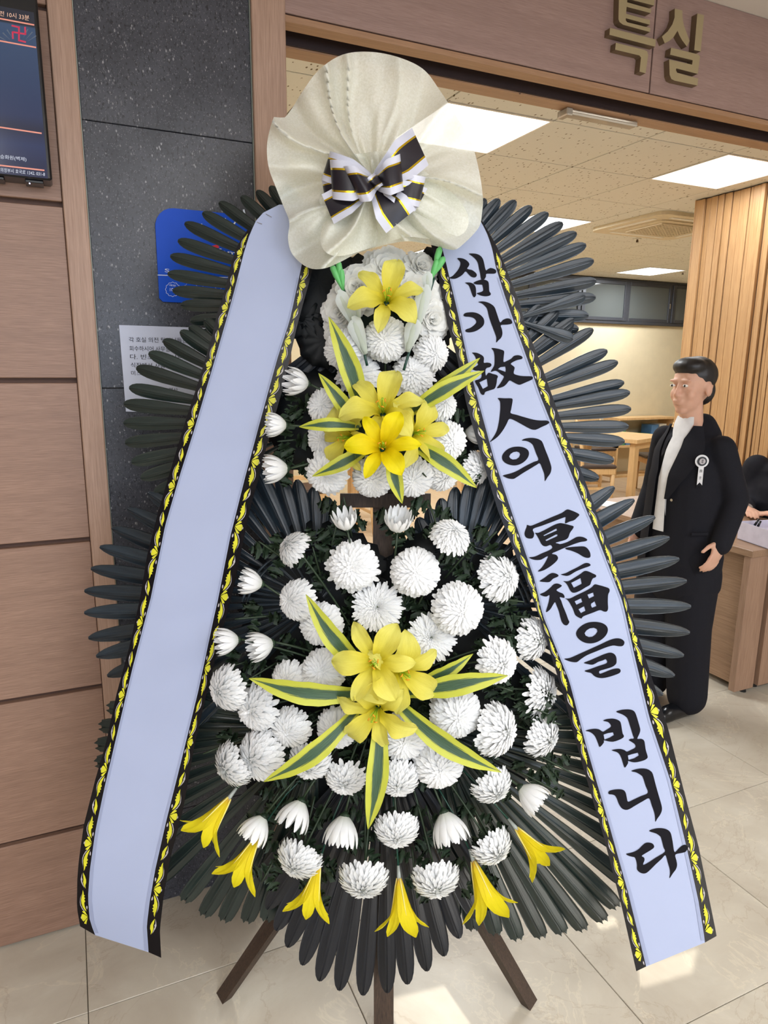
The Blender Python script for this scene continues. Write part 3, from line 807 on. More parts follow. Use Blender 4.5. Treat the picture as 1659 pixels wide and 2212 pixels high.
pb = WP(829, 2212, -.03); pb = pb + UW*(-pb[2]/UW[2]); m = bar_box(pb, WP(828, 560, -.03), .046, .022, RW)
for v in m.vertices[:4]: v.co.z = 0.0
sub('post', m, st)
for (x0, x1, y) in ((735, 930, 1081), (560, 1100, 1560), (640, 1010, 700)):
    sub('crosspiece', bar_box(WP(x0, y, -.012), WP(x1, y, -.012), .030, .016, UW), st)
for (x, y, w, h) in ((828, 940, .15, .13), (828, 1480, .17, .16), (828, 660, .13, .11)):
    c = WP(x, y, .012); mb = MB()
    P = [c+RW*a*w/2+UW*b*h/2 for a, b in ((-1, -1), (1, -1), (1, 1), (-1, 1))]
    mb.prism(P, NW*.045); sub('foam_block', mb.data('foam_block', [plain('dark_floral_foam', srgb(26,40,30), .9)]), st)

# ------------------------------------------------------------------ palm fans
def blade_mesh(kind):
    prof = {'slim': [(0, .24), (.2, .34), (.5, .60), (.72, .90), (.82, .98), (.90, .92), (.96, .72), (.988, .46), (1.0, .22)],
            'broad': [(0, .16), (.25, .28), (.5, .56), (.70, .88), (.80, .95), (.88, .84), (.95, .60), (.985, .36), (1.0, .17)],
            'split': [(0, .14), (.25, .30), (.5, .58), (.8, .86), (.92, .90), (.97, .78), (1.0, .55)]}[kind]
    rows = [0, .1, .2, .32, .45, .58, .70, .79, .86, .91, .95, .98, 1.0]
    cols = [-1, -.78, -.5, -.22, -.07, 0, .07, .22, .5, .78, 1]
    V = []; F = []; UV = []
    for t in rows:
        hw = interp(prof, t)*.5
        for c in cols:
            z = .30*(1-c*c)*hw
            if abs(c) < .01: z -= .09
            elif abs(c) < .1: z += .06
            elif abs(abs(c)-.5) < .01: z -= .03*hw/.5
            y = t
            if kind == 'split' and t >= .95:
                y -= (.0, .022)[t >= .99]*0; nt = abs(c)
                if t >= .99: y = 1.0 - .045*(1-abs(abs(c)-.5)*2) if True else y
                if t >= .99 and nt < .15: y = .955
                if t >= .99 and nt > .9: y = .975
                if t >= .99 and .4 < nt < .6: y = 1.0
            z -= .10*t*t
            V.append((c*hw, y, z)); UV.append((c*.5+.5, t))
    n = len(cols)
    for i in range(len(rows)-1):
        for j in range(n-1): F.append((i*n+j, i*n+j+1, (i+1)*n+j+1, (i+1)*n+j))
    m0 = len(V); V += [(a, b, c-.05) for a, b, c in V]; UV += UV
    F2 = [tuple(reversed([i+m0 for i in f])) for f in F]
    R = len(rows); edge = [(i*n, (i+1)*n) for i in range(R-1)]+[((R-1)*n+j, (R-1)*n+j+1) for j in range(n-1)]+[((i+1)*n+n-1, i*n+n-1) for i in range(R-2, -1, -1)]+[(j+1, j) for j in range(n-2, -1, -1)]
    Fe = [(b, a, a+m0, b+m0) for a, b in edge]
    return V, F+F2+Fe, UV
BL = {}
for kind in ('slim', 'broad', 'split'):
    for mn, mt in (('b', M_PALM), ('g', M_PALMG), ('k', M_PALMK)):
        V, F, UV = blade_mesh(kind); BL[kind+mn] = mesh_data('leaflet_'+kind, V, F, [mt], None, UV)
def disc(c, rad, w, thick=.006, ribs=28, mat=None, rh=.0035):
    """radially ridged web in the middle of a palm fan"""
    P0 = WP(c[0], c[1], w); V = []; F = []; rings = [.0, .35, .7, 1.0]; n = ribs*2
    for r in rings:
        for k in range(n):
            a = 2*math.pi*k/n; h = (rh if k % 2 else 0)*r
            rr = rad*r*(1.0 if k % 2 else (.94 if r == 1 else 1)); V.append(P0+RW*math.cos(a)*rr+UW*math.sin(a)*rr+NW*(h-.012*r*r))
    for i in range(len(rings)-1):
        for k in range(n):
            k2 = (k+1) % n; F.append((i*n+k, i*n+k2, (i+1)*n+k2, (i+1)*n+k))
    m0 = len(V); V += [v-NW*.003 for v in V]; F += [tuple(reversed([i+m0 for i in f])) for f in F]
    b = (len(rings)-1)*n; F += [(b+k, b+(k+1) % n, b+(k+1) % n+m0, b+k+m0) for k in range(n)]
    return mesh_data('web', V, F, [mat or M_HUB])
def fan(label, c, tips, wpx, w0, w1, kind, mat, hub=.34, rstart=.10, roll=.25, group='black palm leaf fans'):
    """c = centre, tips = leaflet tips (frame pixels); w0/w1 = distance of centre and tips in front of the stand plane"""
    P0 = WP(c[0], c[1], w0); t = thing('palm_fan', label, 'palm leaf', P0, group)
    mean = np.mean([np.linalg.norm(WP(x, y, w1)-P0) for x, y in tips])
    sub('web', disc(c, mean*hub, w0, mat=M_HUB), t)
    for k, (x, y) in enumerate(tips):
        P1 = WP(x, y, w1); d = P1-P0; L = np.linalg.norm(d); d = d/L; b = P0+d*L*rstart+NW*.002*(k % 2)
        z = nrm(NW-d*(NW@d)); x_ = np.cross(d, z)
        a = roll*(1 if x < c[0] else -1)+random.Random(k*7+int(c[0])).uniform(-.08, .08)
        x2 = x_*math.cos(a)+z*math.sin(a); z2 = np.cross(x2, d)
        s = wpx*MPP(x, y, w1)
        sub('leaflet', BL[kind+mat], t, basis(x2, d, z2, b, (s, L*(1-rstart), s*.8)))
    return t
random.seed(3)
UL = [(612,399),(582,403),(553,412),(520,425),(472,437),(437,460),(398,482),(384,520),(367,553),(362,592),(372,628),(390,660),(410,694)]
UR = [(1050,430),(1080,430),(1115,434),(1150,446),(1185,461),(1217,482),(1246,504),(1267,529),(1283,564),(1289,607),(1287,643),(1272,682)]
fan('black palm fan at the upper left, its leaflets in front of the blue sign', (785, 662), UL+[(430,725)], 28.5, .0, -.015, 'slim', 'g', hub=.30, rstart=.28)
fan('blue black palm fan at the upper right, in front of the ceiling lights', (878, 682), [(1018, 436)]+UR+[(1250,712)], 30, .0, -.015, 'slim', 'b', hub=.30, rstart=.28)
fan('small dark palm fan behind the upper white flowers, leaflets pointing down', (828, 640), [(590,835),(612,862),(636,880),(662,893),(690,905),(718,912),(748,918),(780,922),(812,925),(846,925),(880,920),(912,914),(944,905),(974,893),(1002,878),(1028,860),(1050,838)], 30, -.005, -.02, 'slim', 'k')
ML = [(408,706),(388,716),(352,736),(320,763),(294,795),(278,838),(267,873),(266,915),(270,958),(283,1000),(304,1034),(332,1066)]
fan('black palm fan at the middle left, its leaflets in front of the white paper notice', (690, 915), [(440,690)]+ML+[(372,1094)], 32, .012, .0, 'slim', 'g', hub=.30, rstart=.28)
MR = [(1240,700),(1282,712),(1313,758),(1335,783),(1349,827),(1361,849),(1364,884),(1358,922),(1350,955),(1326,996),(1294,1035),(1262,1064)]
fan('blue black palm fan at the middle right, beside the light wood dining tables', (930, 925), [(1135,690),(1168,660),(1208,672),(1240,690)]+MR+[(1225,1092)], 30, .012, .0, 'slim', 'b', hub=.30, rstart=.28)
fan('short palm leaf pointing right across the fan above the middle right fan', (1110, 690), [(1238, 733), (1265,640)], 30, .02, .012, 'slim', 'b', hub=.12)
LLt = [(824,1231),(795,1180),(765,1130),(737,1092),(710,1074),(675,1052),(640,1036),(600,1020),(550,1006),(500,1000),(445,1005),(380,1028),(318,1065),(275,1100),(240,1142),(215,1183),(195,1230),(182,1278),(181,1326),(191,1380),(207,1420),(232,1462),(262,1495),(292,1540),(330,1585),(375,1625)]
fan('large blue black palm fan at the lower left, its leaflets over the wooden wall', (688, 1302), LLt, 42, .02, .0, 'broad', 'b', hub=.46)
LRt = [(833,1220),(865,1168),(885,1145),(902,1118),(926,1098),(952,1076),(985,1052),(1020,1032),(1060,1017),(1100,1008),(1150,1003),(1200,1010),(1265,1025),(1328,1053),(1372,1081),(1416,1118),(1448,1163),(1468,1209),(1485,1257),(1493,1312),(1491,1369),(1477,1418),(1458,1462),(1432,1502),(1405,1550),(1365,1595),(1318,1632)]
fan('large blue black palm fan at the lower right, its leaflets over the man in black', (978, 1304), LRt, 42, .02, .0, 'broad', 'b', hub=.46)
BLt = [(290,1450),(262,1490),(228,1530),(212,1570),(203,1612),(203,1650),(208,1700),(222,1752),(248,1805),(284,1855),(335,1908),(395,1950),(437,1983),(481,1993),(531,1997),(574,1993),(618,1985),(664,1970)]
fan('dark green palm fan with notched leaf tips at the bottom left', (690, 1570), BLt, 43, .008, .004, 'split', 'g', hub=.46, roll=.1)
BRt = [(1392,1478),(1400,1520),(1405,1560),(1412,1604),(1415,1650),(1414,1700),(1410,1750),(1402,1805),(1390,1860),(1370,1918),(1337,1965),(1308,1994),(1264,2015),(1219,2021),(1173,2031),(1121,2034),(1073,2024),(1024,2013),(980,1990)]
fan('dark green palm fan with notched leaf tips at the bottom right', (938, 1572), BRt, 44, .008, .004, 'split', 'g', hub=.46, roll=.1)
BCt = [(560,1905),(577,1965),(596,2012),(621,2047),(653,2087),(690,2120),(733,2142),(784,2151),(836,2147),(880,2127),(923,2100),(960,2066),(992,2029),(1030,1985),(1062,1930)]
fan('black palm fan at the bottom centre, its leaflets hanging before the centre post', (830, 1570), BCt, 42, .03, .03, 'slim', 'k', hub=.2, roll=.05)
for (x0, y0, x1, y1, w) in ((470, 1262, 690, 1232, .034), (975, 1228, 1120, 1228, .034)):
    pass
wb = thing('palm_web', 'black ridged plastic web of the palm fans beside the pale fabric flowers', 'palm leaf', WP(700, 640, .0))
for (x, y, r_) in ((688, 610, 92), (700, 735, 60), (950, 600, 70), (655, 690, 45)): sub('web', disc((x, y), r_*MPP(x, y, .0), .012, ribs=11, rh=.016), wb)
def binding(label, c, rad, a0, a1, w):
    P0 = WP(c[0], c[1], w); mp = MPP(c[0], c[1], w)
    t = thing('binding_cord', label, 'cord', P0)
    for off in (-5, 5):
        mb = MB(); pts = []
        for k in range(25):
            a = math.radians(lerp(a0, a1, k/24)); pts.append(P0+(RW*math.cos(a)+UW*math.sin(a))*(rad+off)*mp+NW*.002*math.sin(k*1.7+off))
        mb.tube(pts, .0032, 6); sub('strand', mb.data('strand', [M_PALM], True), t)
binding('dark cord binding the leaflets of the lower left palm fan', (688, 1345), 165, 75, 165, .045)
binding('dark cord binding the leaflets of the lower right palm fan', (978, 1345), 165, 15, 105, .045)

# ------------------------------------------------------------------ printed ribbons
RB0, RB1 = WP(830, 470, .055), WP(830, 2080, .125)
RBN = nrm(np.cross(RW, RB0-RB1)); RBN = RBN if RBN @ NW > 0 else -RBN
def rib_surf(side):
    def f(x, y, off=0.0):
        p = on_plane(x, y, RB0+RBN*off, RBN)
        k = 0.0
        if side == 'l':
            k = .00000065*max(0, y-1880)**2*max(0.0, min(1.0, (330-x)/150.0))
        if k: p = CAM+(p-CAM)*(1+k)
        return p
    return f
def edge(tab):
    tab = sorted(tab, key=lambda p: p[1]); xs = [p[0] for p in tab]; ys = [p[1] for p in tab]
    return lambda y: float(np.interp(y, ys, xs)), ys[0], ys[-1]
# columns: outer-left, white-left, white-right, outer-right, traced down the photograph's two ribbons
LA = [(606,441),(576,451),(553,477),(534,497),(516,524),(503,556),(494,594),(480,647),(468,680),(458,728),(430,820),(397,921),(369,1014),(343,1101),(318,1199),(303,1290),(280,1395),(252,1498),(229,1605),(206,1683),(181,1782),(170,1860),(167,1898),(166,1960),(173,2001)]
LB = [(606,441),(576,451),(553,477),(550,482),(537,513),(527,545),(516,589),(507,625),(490,687),(458,798),(419,930),(388,1028),(357,1134),(326,1290),(285,1448),(252,1589),(226,1700),(206,1795),(194,1880),(190,1940),(194,1990),(206,2021)]
LC = [(684,430),(672,480),(651,576),(626,692),(599,775),(562,910),(529,1033),(498,1157),(470,1300),(464,1325),(429,1490),(392,1642),(359,1774),(335,1880),(323,1950),(317,2000),(321,2058)]
LD = [(712,430),(698,480),(676,580),(643,699),(613,831),(580,948),(560,1030),(544,1084),(527,1161),(507,1260),(481,1361),(454,1465),(421,1605),(396,1745),(367,1857),(353,1939),(345,2009),(348,2069)]
RA = [(908,440),(941,566),(966,699),(988,775),(1007,871),(1037,977),(1077,1107),(1135,1250),(1165,1333),(1217,1502),(1261,1663),(1304,1807),(1344,1963),(1375,2100)]
RB = [(930,440),(963,566),(988,672),(1011,782),(1037,881),(1067,991),(1110,1120),(1154,1250),(1172,1328),(1230,1472),(1265,1607),(1313,1772),(1357,1929),(1397,2093)]
RC = [(1018,440),(1030,464),(1040,480),(1054,508),(1064,540),(1071,576),(1090,637),(1168,857),(1239,1034),(1291,1160),(1345,1300),(1374,1430),(1404,1554),(1448,1685),(1483,1829),(1509,1946),(1523,2032)]
RD = [(1022,440),(1035,466),(1046,486),(1063,513),(1077,540),(1090,571),(1107,615),(1123,656),(1134,700),(1168,784),(1215,918),(1262,1034),(1291,1113),(1327,1203),(1352,1286),(1378,1372),(1409,1467),(1444,1576),(1478,1711),(1509,1828),(1548,2020)]
SCROLL_Y = [[(.15,.012),(.32,.07),(.42,.10),(.50,.085),(.56,.09),(.58,.075),(.40,.045)], [(.15,0),(.40,.035),(.60,.052),(.70,.035),(.76,.0),(.70,-.035),(.60,-.052),(.40,-.035)],
            [(.15,-.012),(.32,-.07),(.42,-.10),(.50,-.085),(.56,-.09),(.58,-.075),(.40,-.045)]]
LEAFU = [(.22,.075),(.36,.10),(.50,.14),(.60,.19),(.63,.235),(.59,.28),(.53,.32),(.50,.375),(.42,.345),(.40,.31),(.29,.305),(.36,.28),(.25,.262),(.35,.245),(.26,.22),(.36,.20),(.34,.16),(.28,.12)]
LEAFW = [(.34,.075),(.56,.11),(.70,.165),(.74,.21),(.70,.265),(.60,.32),(.575,.345),(.66,.27),(.69,.215),(.65,.17),(.52,.125)]
DOT = [(.10,.125),(.15,.100),(.20,.115),(.21,.14),(.15,.160),(.10,.148)]
SM_Y = [(.55,.395),(.38,.44),(.26,.49),(.24,.53),(.30,.57),(.26,.612),(.42,.575),(.50,.53),(.48,.49),(.52,.45)]
SM_W = [(.60,.40),(.68,.45),(.72,.49),(.66,.53),(.52,.57),(.38,.602),(.52,.545),(.60,.51),(.56,.49),(.63,.46)]
def ribbon(name, label, side, cols, y_end, phase0):
    sf = rib_surf(side); A, B, C, D = [edge(c) for c in cols]
    top = WP(600 if side == 'l' else 1030, 450, .05); t = thing(name, label, 'ribbon', sf(A[0](2000), 2000), None)
    N = 90
    def strip(e0, e1, nc, m, y_a, name_, off=0.0, taper=True):
        mb = MB(); P = []
        for i in range(N+1):
            s = i/N; row = []
            for j in range(nc+1):
                u = j/nc; ya = lerp(y_a[0], y_a[1], s); yb = lerp(y_a[2], y_a[3], s)
                xa, xb = e0[0](ya), e1[0](yb); x, y = lerp(xa, xb, u), lerp(ya, yb, u); row.append(sf(x, y, off))
            P.append(row)
        mb.grid(P, 0); mb2 = MB(); mb2.grid([[p-RBN*.0006 for p in r] for r in P], 0, flip=True)
        mb.add(mb2.V, mb2.F, 0); return mb.data(name_, [m], True)
    ys = y_end
    sub('border', strip(A, B, 2, M_BORD, (496 if side == 'l' else 440, ys[0], 496 if side == 'l' else 440, ys[1]), 'border', .0004), t, label='glossy black printed border')
    sub('border', strip(C, D, 2, M_BORD, (430 if side == 'l' else 452, ys[2], 430 if side == 'l' else 452, ys[3]), 'border', .0004), t, label='glossy black printed border')
    sub('satin_band', strip(B, C, 8, M_SATIN, (442, ys[1], 442, ys[2]), 'satin_band'), t, label='white satin band')
    # hems
    hb_ = MB()
    for e, s_ in ((B, 1), (C, -1)):
        P = []
        y1 = ys[1] if s_ == 1 else ys[2]
        for i in range(61):
            y = lerp(600, y1-4, i/60); x = e[0](y); P.append([sf(x+s_*(1.5), y, .0008), sf(x+s_*(4.5+4.0*max(0, (y-1500)/500)), y, .0008)])
        hb_.grid(P, 0)
    sub('hem', hb_.data('hem', [M_SATINE]), t)
    # printed scrollwork along both borders
    mb = MB()
    for (inner, outer_, ylast) in (((B, A, ys[0]), (C, D, ys[3]))):
        ya, yb = (500 if (side == 'l' and inner is B) else 560 if side == 'l' else 566 if inner is B else 500), ylast
        YY = np.linspace(ya, yb, 400); ci = np.array([(inner[0](y), y) for y in YY]); co = np.array([(outer_[0](y), y) for y in YY])
        mid = (ci+co)/2; seg = np.r_[0, np.cumsum(np.linalg.norm(np.diff(mid, axis=0), axis=1))]
        # motif lengths in pixels shrink towards the far top of the ribbon
        def frame_(s):
            x = np.interp(s, seg, mid[:, 0]); y = np.interp(s, seg, mid[:, 1])
            x2 = np.interp(s+3, seg, mid[:, 0]); y2 = np.interp(s+3, seg, mid[:, 1]); d = nrm((x2-x+1e-6, y2-y))
            n_ = np.array([-d[1], d[0]]); w = outer_[0](y)-inner[0](y)
            wid = abs(w)*abs(n_[0]); n_ = n_*(1 if (n_[0] > 0) == (w > 0) else -1)
            return np.array([x, y]), d, n_, wid
        s = phase0[0 if inner is B else 1]
        while s < seg[-1]:
            y_here = np.interp(s, seg, mid[:, 1]); P_ = interp([(450, 118), (800, 134), (1100, 152), (1500, 166), (2000, 158)], y_here)
            def put(poly, m, flip=1):
                pts = []
                for (a, b) in poly:
                    s2 = s+b*flip*P_
                    if s2 < 4 or s2 > seg[-1]-2: return
                    c, d, n_, wid = frame_(s2); q_ = c+n_*(a-.5)*wid; pts.append(sf(q_[0], q_[1], .0016))
                mb.flat([pts], m)
            for q_ in SCROLL_Y: put(q_, 0)
            for fl_ in (1, -1): put(LEAFU, 0, fl_); put(LEAFW, 1, fl_); put(DOT, 1, fl_)
            put(SM_Y, 0); put(SM_W, 1)
            put([(.70,.02),(.80,.012),(.80,-.012),(.70,-.02)], 1)
            s += P_
    sub('printed_scrollwork', mb.data('printed_scrollwork', [M_INKY, M_INKW]), t, kind='stuff', label='yellow and silver leaf scrollwork print')
    return t, sf
rl_t, rl_sf = ribbon('mourning_ribbon', 'long blank white ribbon with black scrolled borders, hanging at the left of the wreath', 'l', (LA, LB, LC, LD), (2001, 2020, 2057, 2069), (50, 58))
rr_t, rr_sf = ribbon('mourning_ribbon', 'long white ribbon with big black calligraphy, hanging at the right of the wreath', 'r', (RA, RB, RC, RD), (2098, 2088, 2036, 2022), (54, 96))
rl_t['group'] = rr_t['group'] = 'long ribbons hanging down the wreath'

GL = [
 ('삼', 960, 530, .12056, [[[(230,230),(320,232),(400,270),(445,325),(440,365),(408,415),(440,430),(500,445),(560,490),(582,530),(565,565),(530,575),(480,560),(430,515),(380,468),(320,530),(250,575),(180,600),(85,585),(150,545),(220,470),(265,400),(288,330),(275,285)]],
   [[(440,150),(520,145),(600,160),(660,200),(700,270),(740,440),(780,425),(830,405),(900,425),(930,460),(915,500),(850,508),(755,510),(745,560),(715,610),(680,612),(655,600),(640,500),(620,420),(600,320),(560,250),(500,195)]],
   [[(370,668),(450,665),(520,690),(560,750),(568,850),(565,900),(535,932),(505,900),(470,800),(440,725),(400,690)]],
   [[(522,668),(600,630),(680,612),(750,625),(790,660),(800,740),(805,820),(830,860),(820,895),(750,912),(680,905),(620,885),(578,858),(640,840),(690,815),(695,780),(685,735),(672,705),(600,702),(555,695)]]]),
 ('가', 960, 530, .12056, [[[(340,1250),(370,1215),(440,1200),(530,1200),(620,1230),(690,1290),(715,1360),(700,1430),(640,1490),(550,1540),(450,1560),(390,1550),(375,1525),(400,1500),(460,1480),(530,1430),(570,1380),(555,1330),(510,1295),(440,1280),(370,1275)]],
   [[(608,1015),(680,1003),(770,1020),(850,1060),(900,1110),(930,1190),(960,1280),(1000,1380),(1050,1335),(1120,1308),(1180,1320),(1215,1370),(1200,1405),(1120,1420),(1012,1430),(1030,1500),(1040,1580),(1020,1650),(970,1700),(928,1740),(930,1650),(900,1560),(850,1430),(800,1280),(765,1140),(720,1080),(670,1040)]]]),
 ('故', 1010, 740, .12056, [[[(80,180),(160,182),(230,210),(280,245),(295,290),(292,360),(350,358),(410,370),(430,405),(400,440),(345,455),(320,500),(328,590),(350,570),(380,540),(450,560),(520,580),(545,610),(530,650),(520,730),(490,820),(420,850),(320,885),(300,930),(265,935),(230,900),(190,800),(130,690),(200,660),(245,625),(250,560),(220,505),(150,505),(90,480),(55,445),(120,440),(180,405),(185,380),(160,330),(140,260),(110,210)], [(212,712),(345,650),(365,780),(275,830)]],
   [[(428,98),(520,105),(600,125),(655,155),(650,240),(645,345),(700,330),(780,290),(830,240),(900,225),(960,240),(988,265),(970,295),(900,310),(830,340),(775,380),(820,420),(845,455),(828,550),(900,585),(1000,600),(1150,605),(1170,635),(1150,665),(1050,710),(940,755),(880,740),(820,710),(755,680),(700,740),(640,790),(525,818),(580,740),(630,660),(650,605),(600,570),(540,520),(490,505),(415,525),(450,460),(480,400),(485,300),(482,230),(465,150)], [(545,475),(590,440),(675,430),(685,480),(680,525)]]]),
 ('人', 1050, 860, .12056, [[[(210,0),(330,2),(440,2),(475,20),(470,90),(450,200),(442,268),(550,300),(700,345),(850,385),(970,400),(1090,402),(1135,435),(1090,475),(1000,515),(920,555),(860,568),(780,545),(640,470),(500,395),(415,375),(370,460),(300,580),(200,700),(65,790),(130,700),(190,590),(225,450),(245,300),(255,180),(250,60)]]]),
 ('의', 1050, 860, .12056, [[[(285,1060),(310,990),(380,920),(470,880),(580,868),(680,885),(750,930),(770,1000),(740,1080),(670,1150),(580,1195),(480,1205),(380,1180),(310,1130)], [(415,1045),(440,1000),(490,968),(550,958),(595,975),(610,1010),(590,1060),(540,1095),(480,1100),(435,1080)]],
   [[(638,758),(700,725),(800,712),(900,722),(970,750),(1010,790),(1060,920),(1120,1070),(1165,1210),(1170,1280),(1150,1350),(1100,1420),(1055,1490),(1050,1420),(1040,1350),(1010,1270),(965,1170),(900,1200),(800,1260),(650,1350),(560,1410),(490,1448),(400,1440),(340,1415),(300,1390),(350,1370),(450,1345),(560,1300),(700,1220),(850,1145),(938,1105),(900,1000),(860,890),(835,835),(780,790),(710,765)]]]),
 ('冥', 1120, 1080, .12658, [[[(150,425),(210,440),(330,395),(550,300),(740,220),(820,165),(880,170),(1000,220),(1040,255),(1000,300),(950,345),(870,370),(797,398),(805,300),(760,305),(600,365),(400,440),(250,495),(268,570),(250,645),(190,660),(130,640),(105,590),(110,540),(140,460)]],
   [[(285,560),(340,560),(450,510),(600,430),(690,398),(760,400),(880,430),(940,450),(930,490),(880,560),(850,640),(800,680),(700,710),(635,730),(680,745),(720,752),(830,720),(930,665),(1000,630),(1080,628),(1150,655),(1175,685),(1140,705),(1050,720),(930,760),(780,820),(680,865),(570,915),(640,935),(675,980),(660,1030),(600,1090),(520,1150),(420,1205),(330,1220),(400,1150),(460,1060),(505,960),(440,990),(380,1020),(300,1025),(230,1010),(180,980),(280,965),(400,910),(520,860),(575,820),(570,790),(540,768),(480,790),(430,785),(390,750),(350,670),(310,600)], [(425,605),(650,487),(658,520),(440,615)], [(460,685),(640,590),(665,590),(665,615),(480,700)]],
   [[(800,820),(880,805),(1000,795),(1110,792),(1170,820),(1215,880),(1230,940),(1220,980),(1170,988),(1100,965),(1010,910),(900,865),(820,845)]]]),
 ('福', 1120, 1080, .12658, [[[(360,1385),(440,1330),(520,1270),(580,1245),(650,1260),(685,1290),(660,1315),(590,1345),(530,1400),(440,1400)]],
   [[(365,1610),(450,1570),(540,1500),(600,1440),(660,1425),(720,1445),(740,1465),(710,1495),(650,1535),(690,1570),(760,1600),(788,1650),(775,1672),(705,1660),(730,1720),(760,1810),(810,1930),(850,2040),(868,2085),(830,2138),(780,2130),(740,2080),(715,2000),(690,1900),(650,1800),(625,1745),(590,1790),(540,1870),(470,1915),(500,1800),(520,1720),(530,1625),(480,1648),(420,1640)]],
   [[(725,1270),(800,1250),(900,1200),(1020,1140),(1130,1080),(1200,1080),(1232,1110),(1200,1135),(1100,1170),(980,1220),(860,1290),(780,1290)]],
   [[(765,1385),(850,1385),(950,1330),(1060,1260),(1120,1215),(1180,1215),(1260,1250),(1325,1285),(1315,1320),(1270,1340),(1240,1400),(1220,1450),(1150,1490),(1050,1550),(950,1585),(890,1555),(840,1460),(800,1410)], [(900,1415),(1060,1333),(1080,1430),(945,1497)]],
   [[(795,1680),(880,1680),(1000,1620),(1150,1550),(1250,1490),(1300,1440),(1380,1455),(1470,1480),(1545,1510),(1555,1560),(1530,1620),(1525,1750),(1530,1850),(1510,1900),(1460,1905),(1390,1880),(1280,1920),(1110,1985),(1075,2022),(1010,1995),(965,1955),(930,1860),(870,1750),(830,1700)], [(1178,1615),(1275,1580),(1290,1640),(1205,1682)], [(960,1730),(1070,1678),(1090,1740),(990,1788)], [(1240,1770),(1300,1730),(1330,1810),(1255,1840),(1238,1800)], [(1025,1865),(1120,1815),(1145,1890),(1065,1930)]]]),
 ('을', 1190, 1320, .12056, [[[(452,410),(480,330),(560,255),(670,205),(800,193),(920,215),(1000,270),(1022,345),(990,430),(910,510),(800,565),(690,580),(580,555),(490,490)], [(605,395),(640,345),(700,310),(770,300),(825,325),(835,365),(800,420),(740,460),(680,465),(625,440)]],
   [[(240,855),(340,840),(480,780),(680,690),(880,600),(1050,520),(1170,488),(1260,500),(1315,545),(1310,600),(1270,630),(1200,628),(1110,618),(980,655),(820,720),(650,790),(540,860),(465,915),(370,910),(290,885)]],
   [[(590,928),(680,890),(820,830),(960,770),(1060,745),(1130,765),(1170,820),(1178,900),(1165,950),(1100,1000),(980,1040),(880,1070),(865,1100),(885,1122),(950,1100),(1060,1055),(1150,1030),(1220,1030),(1250,1060),(1240,1100),(1190,1130),(1060,1175),(940,1200),(850,1195),(780,1165),(720,1110),(650,1095),(605,1070),(700,1040),(850,985),(1003,930),(985,865),(930,885),(850,910),(800,940),(740,962),(660,950)]]]),
 ('빕', 1250, 1510, .12056, [[[(125,570),(190,545),(290,532),(370,545),(435,585),(500,550),(555,515),(580,490),(565,450),(520,410),(438,390),(500,360),(600,350),(680,365),(740,400),(760,450),(775,540),(790,620),(812,660),(795,695),(720,735),(620,765),(540,760),(455,742),(452,780),(380,860),(350,800),(310,700),(270,640),(200,590)], [(447,638),(520,612),(615,597),(633,645),(560,690),(463,728)]],
   [[(672,230),(740,200),(840,185),(930,190),(990,215),(1025,270),(1060,380),(1095,500),(1105,560),(1090,620),(1055,695),(1060,715),(1130,715),(1175,750),(1190,830),(1205,920),(1235,1020),(1230,1060),(1180,1095),(1080,1125),(1000,1135),(940,1125),(886,1112),(885,1150),(830,1230),(800,1170),(770,1070),(730,990),(680,950),(590,920),(660,900),(750,895),(820,915),(865,942),(930,915),(1000,880),(1022,850),(1000,805),(950,770),(900,735),(940,712),(990,705),(970,640),(930,510),(885,370),(850,320),(780,275)], [(882,1012),(960,987),(1060,962),(1078,1010),(1000,1060),(896,1092)]]]),
 ('니', 1290, 1650, .12056, [[[(200,520),(220,485),(300,462),(400,455),(470,470),(510,515),(530,600),(555,680),(650,640),(780,580),(908,520),(870,400),(820,245),(780,200),(700,155),(612,132),(680,100),(790,82),(890,92),(960,130),(1000,190),(1050,380),(1110,590),(1155,750),(1160,830),(1130,910),(1080,980),(1042,1040),(1038,950),(1020,860),(980,750),(930,620),(820,670),(680,750),(580,810),(510,825),(440,795),(390,720),(355,630),(320,570),(270,550),(215,545)]]]),
 ('다', 1330, 1760, .10247, [[[(220,825),(300,805),(400,775),(490,720),(560,650),(630,595),(710,588),(780,610),(812,665),(790,710),(700,770),(600,830),(550,870),(600,905),(608,960),(585,1020),(590,1055),(700,1000),(850,900),(1035,785),(1010,690),(960,500),(930,450),(850,395),(705,345),(790,300),(920,280),(1040,295),(1120,335),(1165,400),(1200,560),(1240,785),(1320,720),(1400,650),(1470,632),(1520,690),(1480,775),(1400,805),(1260,840),(1280,960),(1295,1060),(1270,1150),(1210,1230),(1135,1340),(1145,1250),(1140,1150),(1100,1010),(1050,855),(970,930),(850,1040),(760,1130),(660,1220),(580,1240),(500,1210),(450,1150),(450,1060),(430,960),(400,900),(340,885),(260,860)]]]),
]
for (chn, ox, oy, sc_, polys) in GL:
    mb = MB()
    for loops in polys:
        L3 = []
        for i, loop in enumerate(loops):
            q_ = catmull([(ox+a*sc_, oy+b*sc_) for a, b in loop], 3) if i == 0 else [(ox+a*sc_, oy+b*sc_) for a, b in loop]
            L3.append([rr_sf(p[0], p[1], .0010) for p in q_])
        mb.flat(L3)
    sub('printed_character', mb.data('printed_character', [M_INK]), rr_t)
# staples at the ribbon's shoulder
mb = MB()
for (a, b) in (((574, 462), (587, 469)), ((555, 480), (566, 484))): mb.tube([rl_sf(*a, .002), rl_sf(*b, .002)], .0005, 5)
sub('staple', mb.data('staple', [M_CHROME]), rl_t)

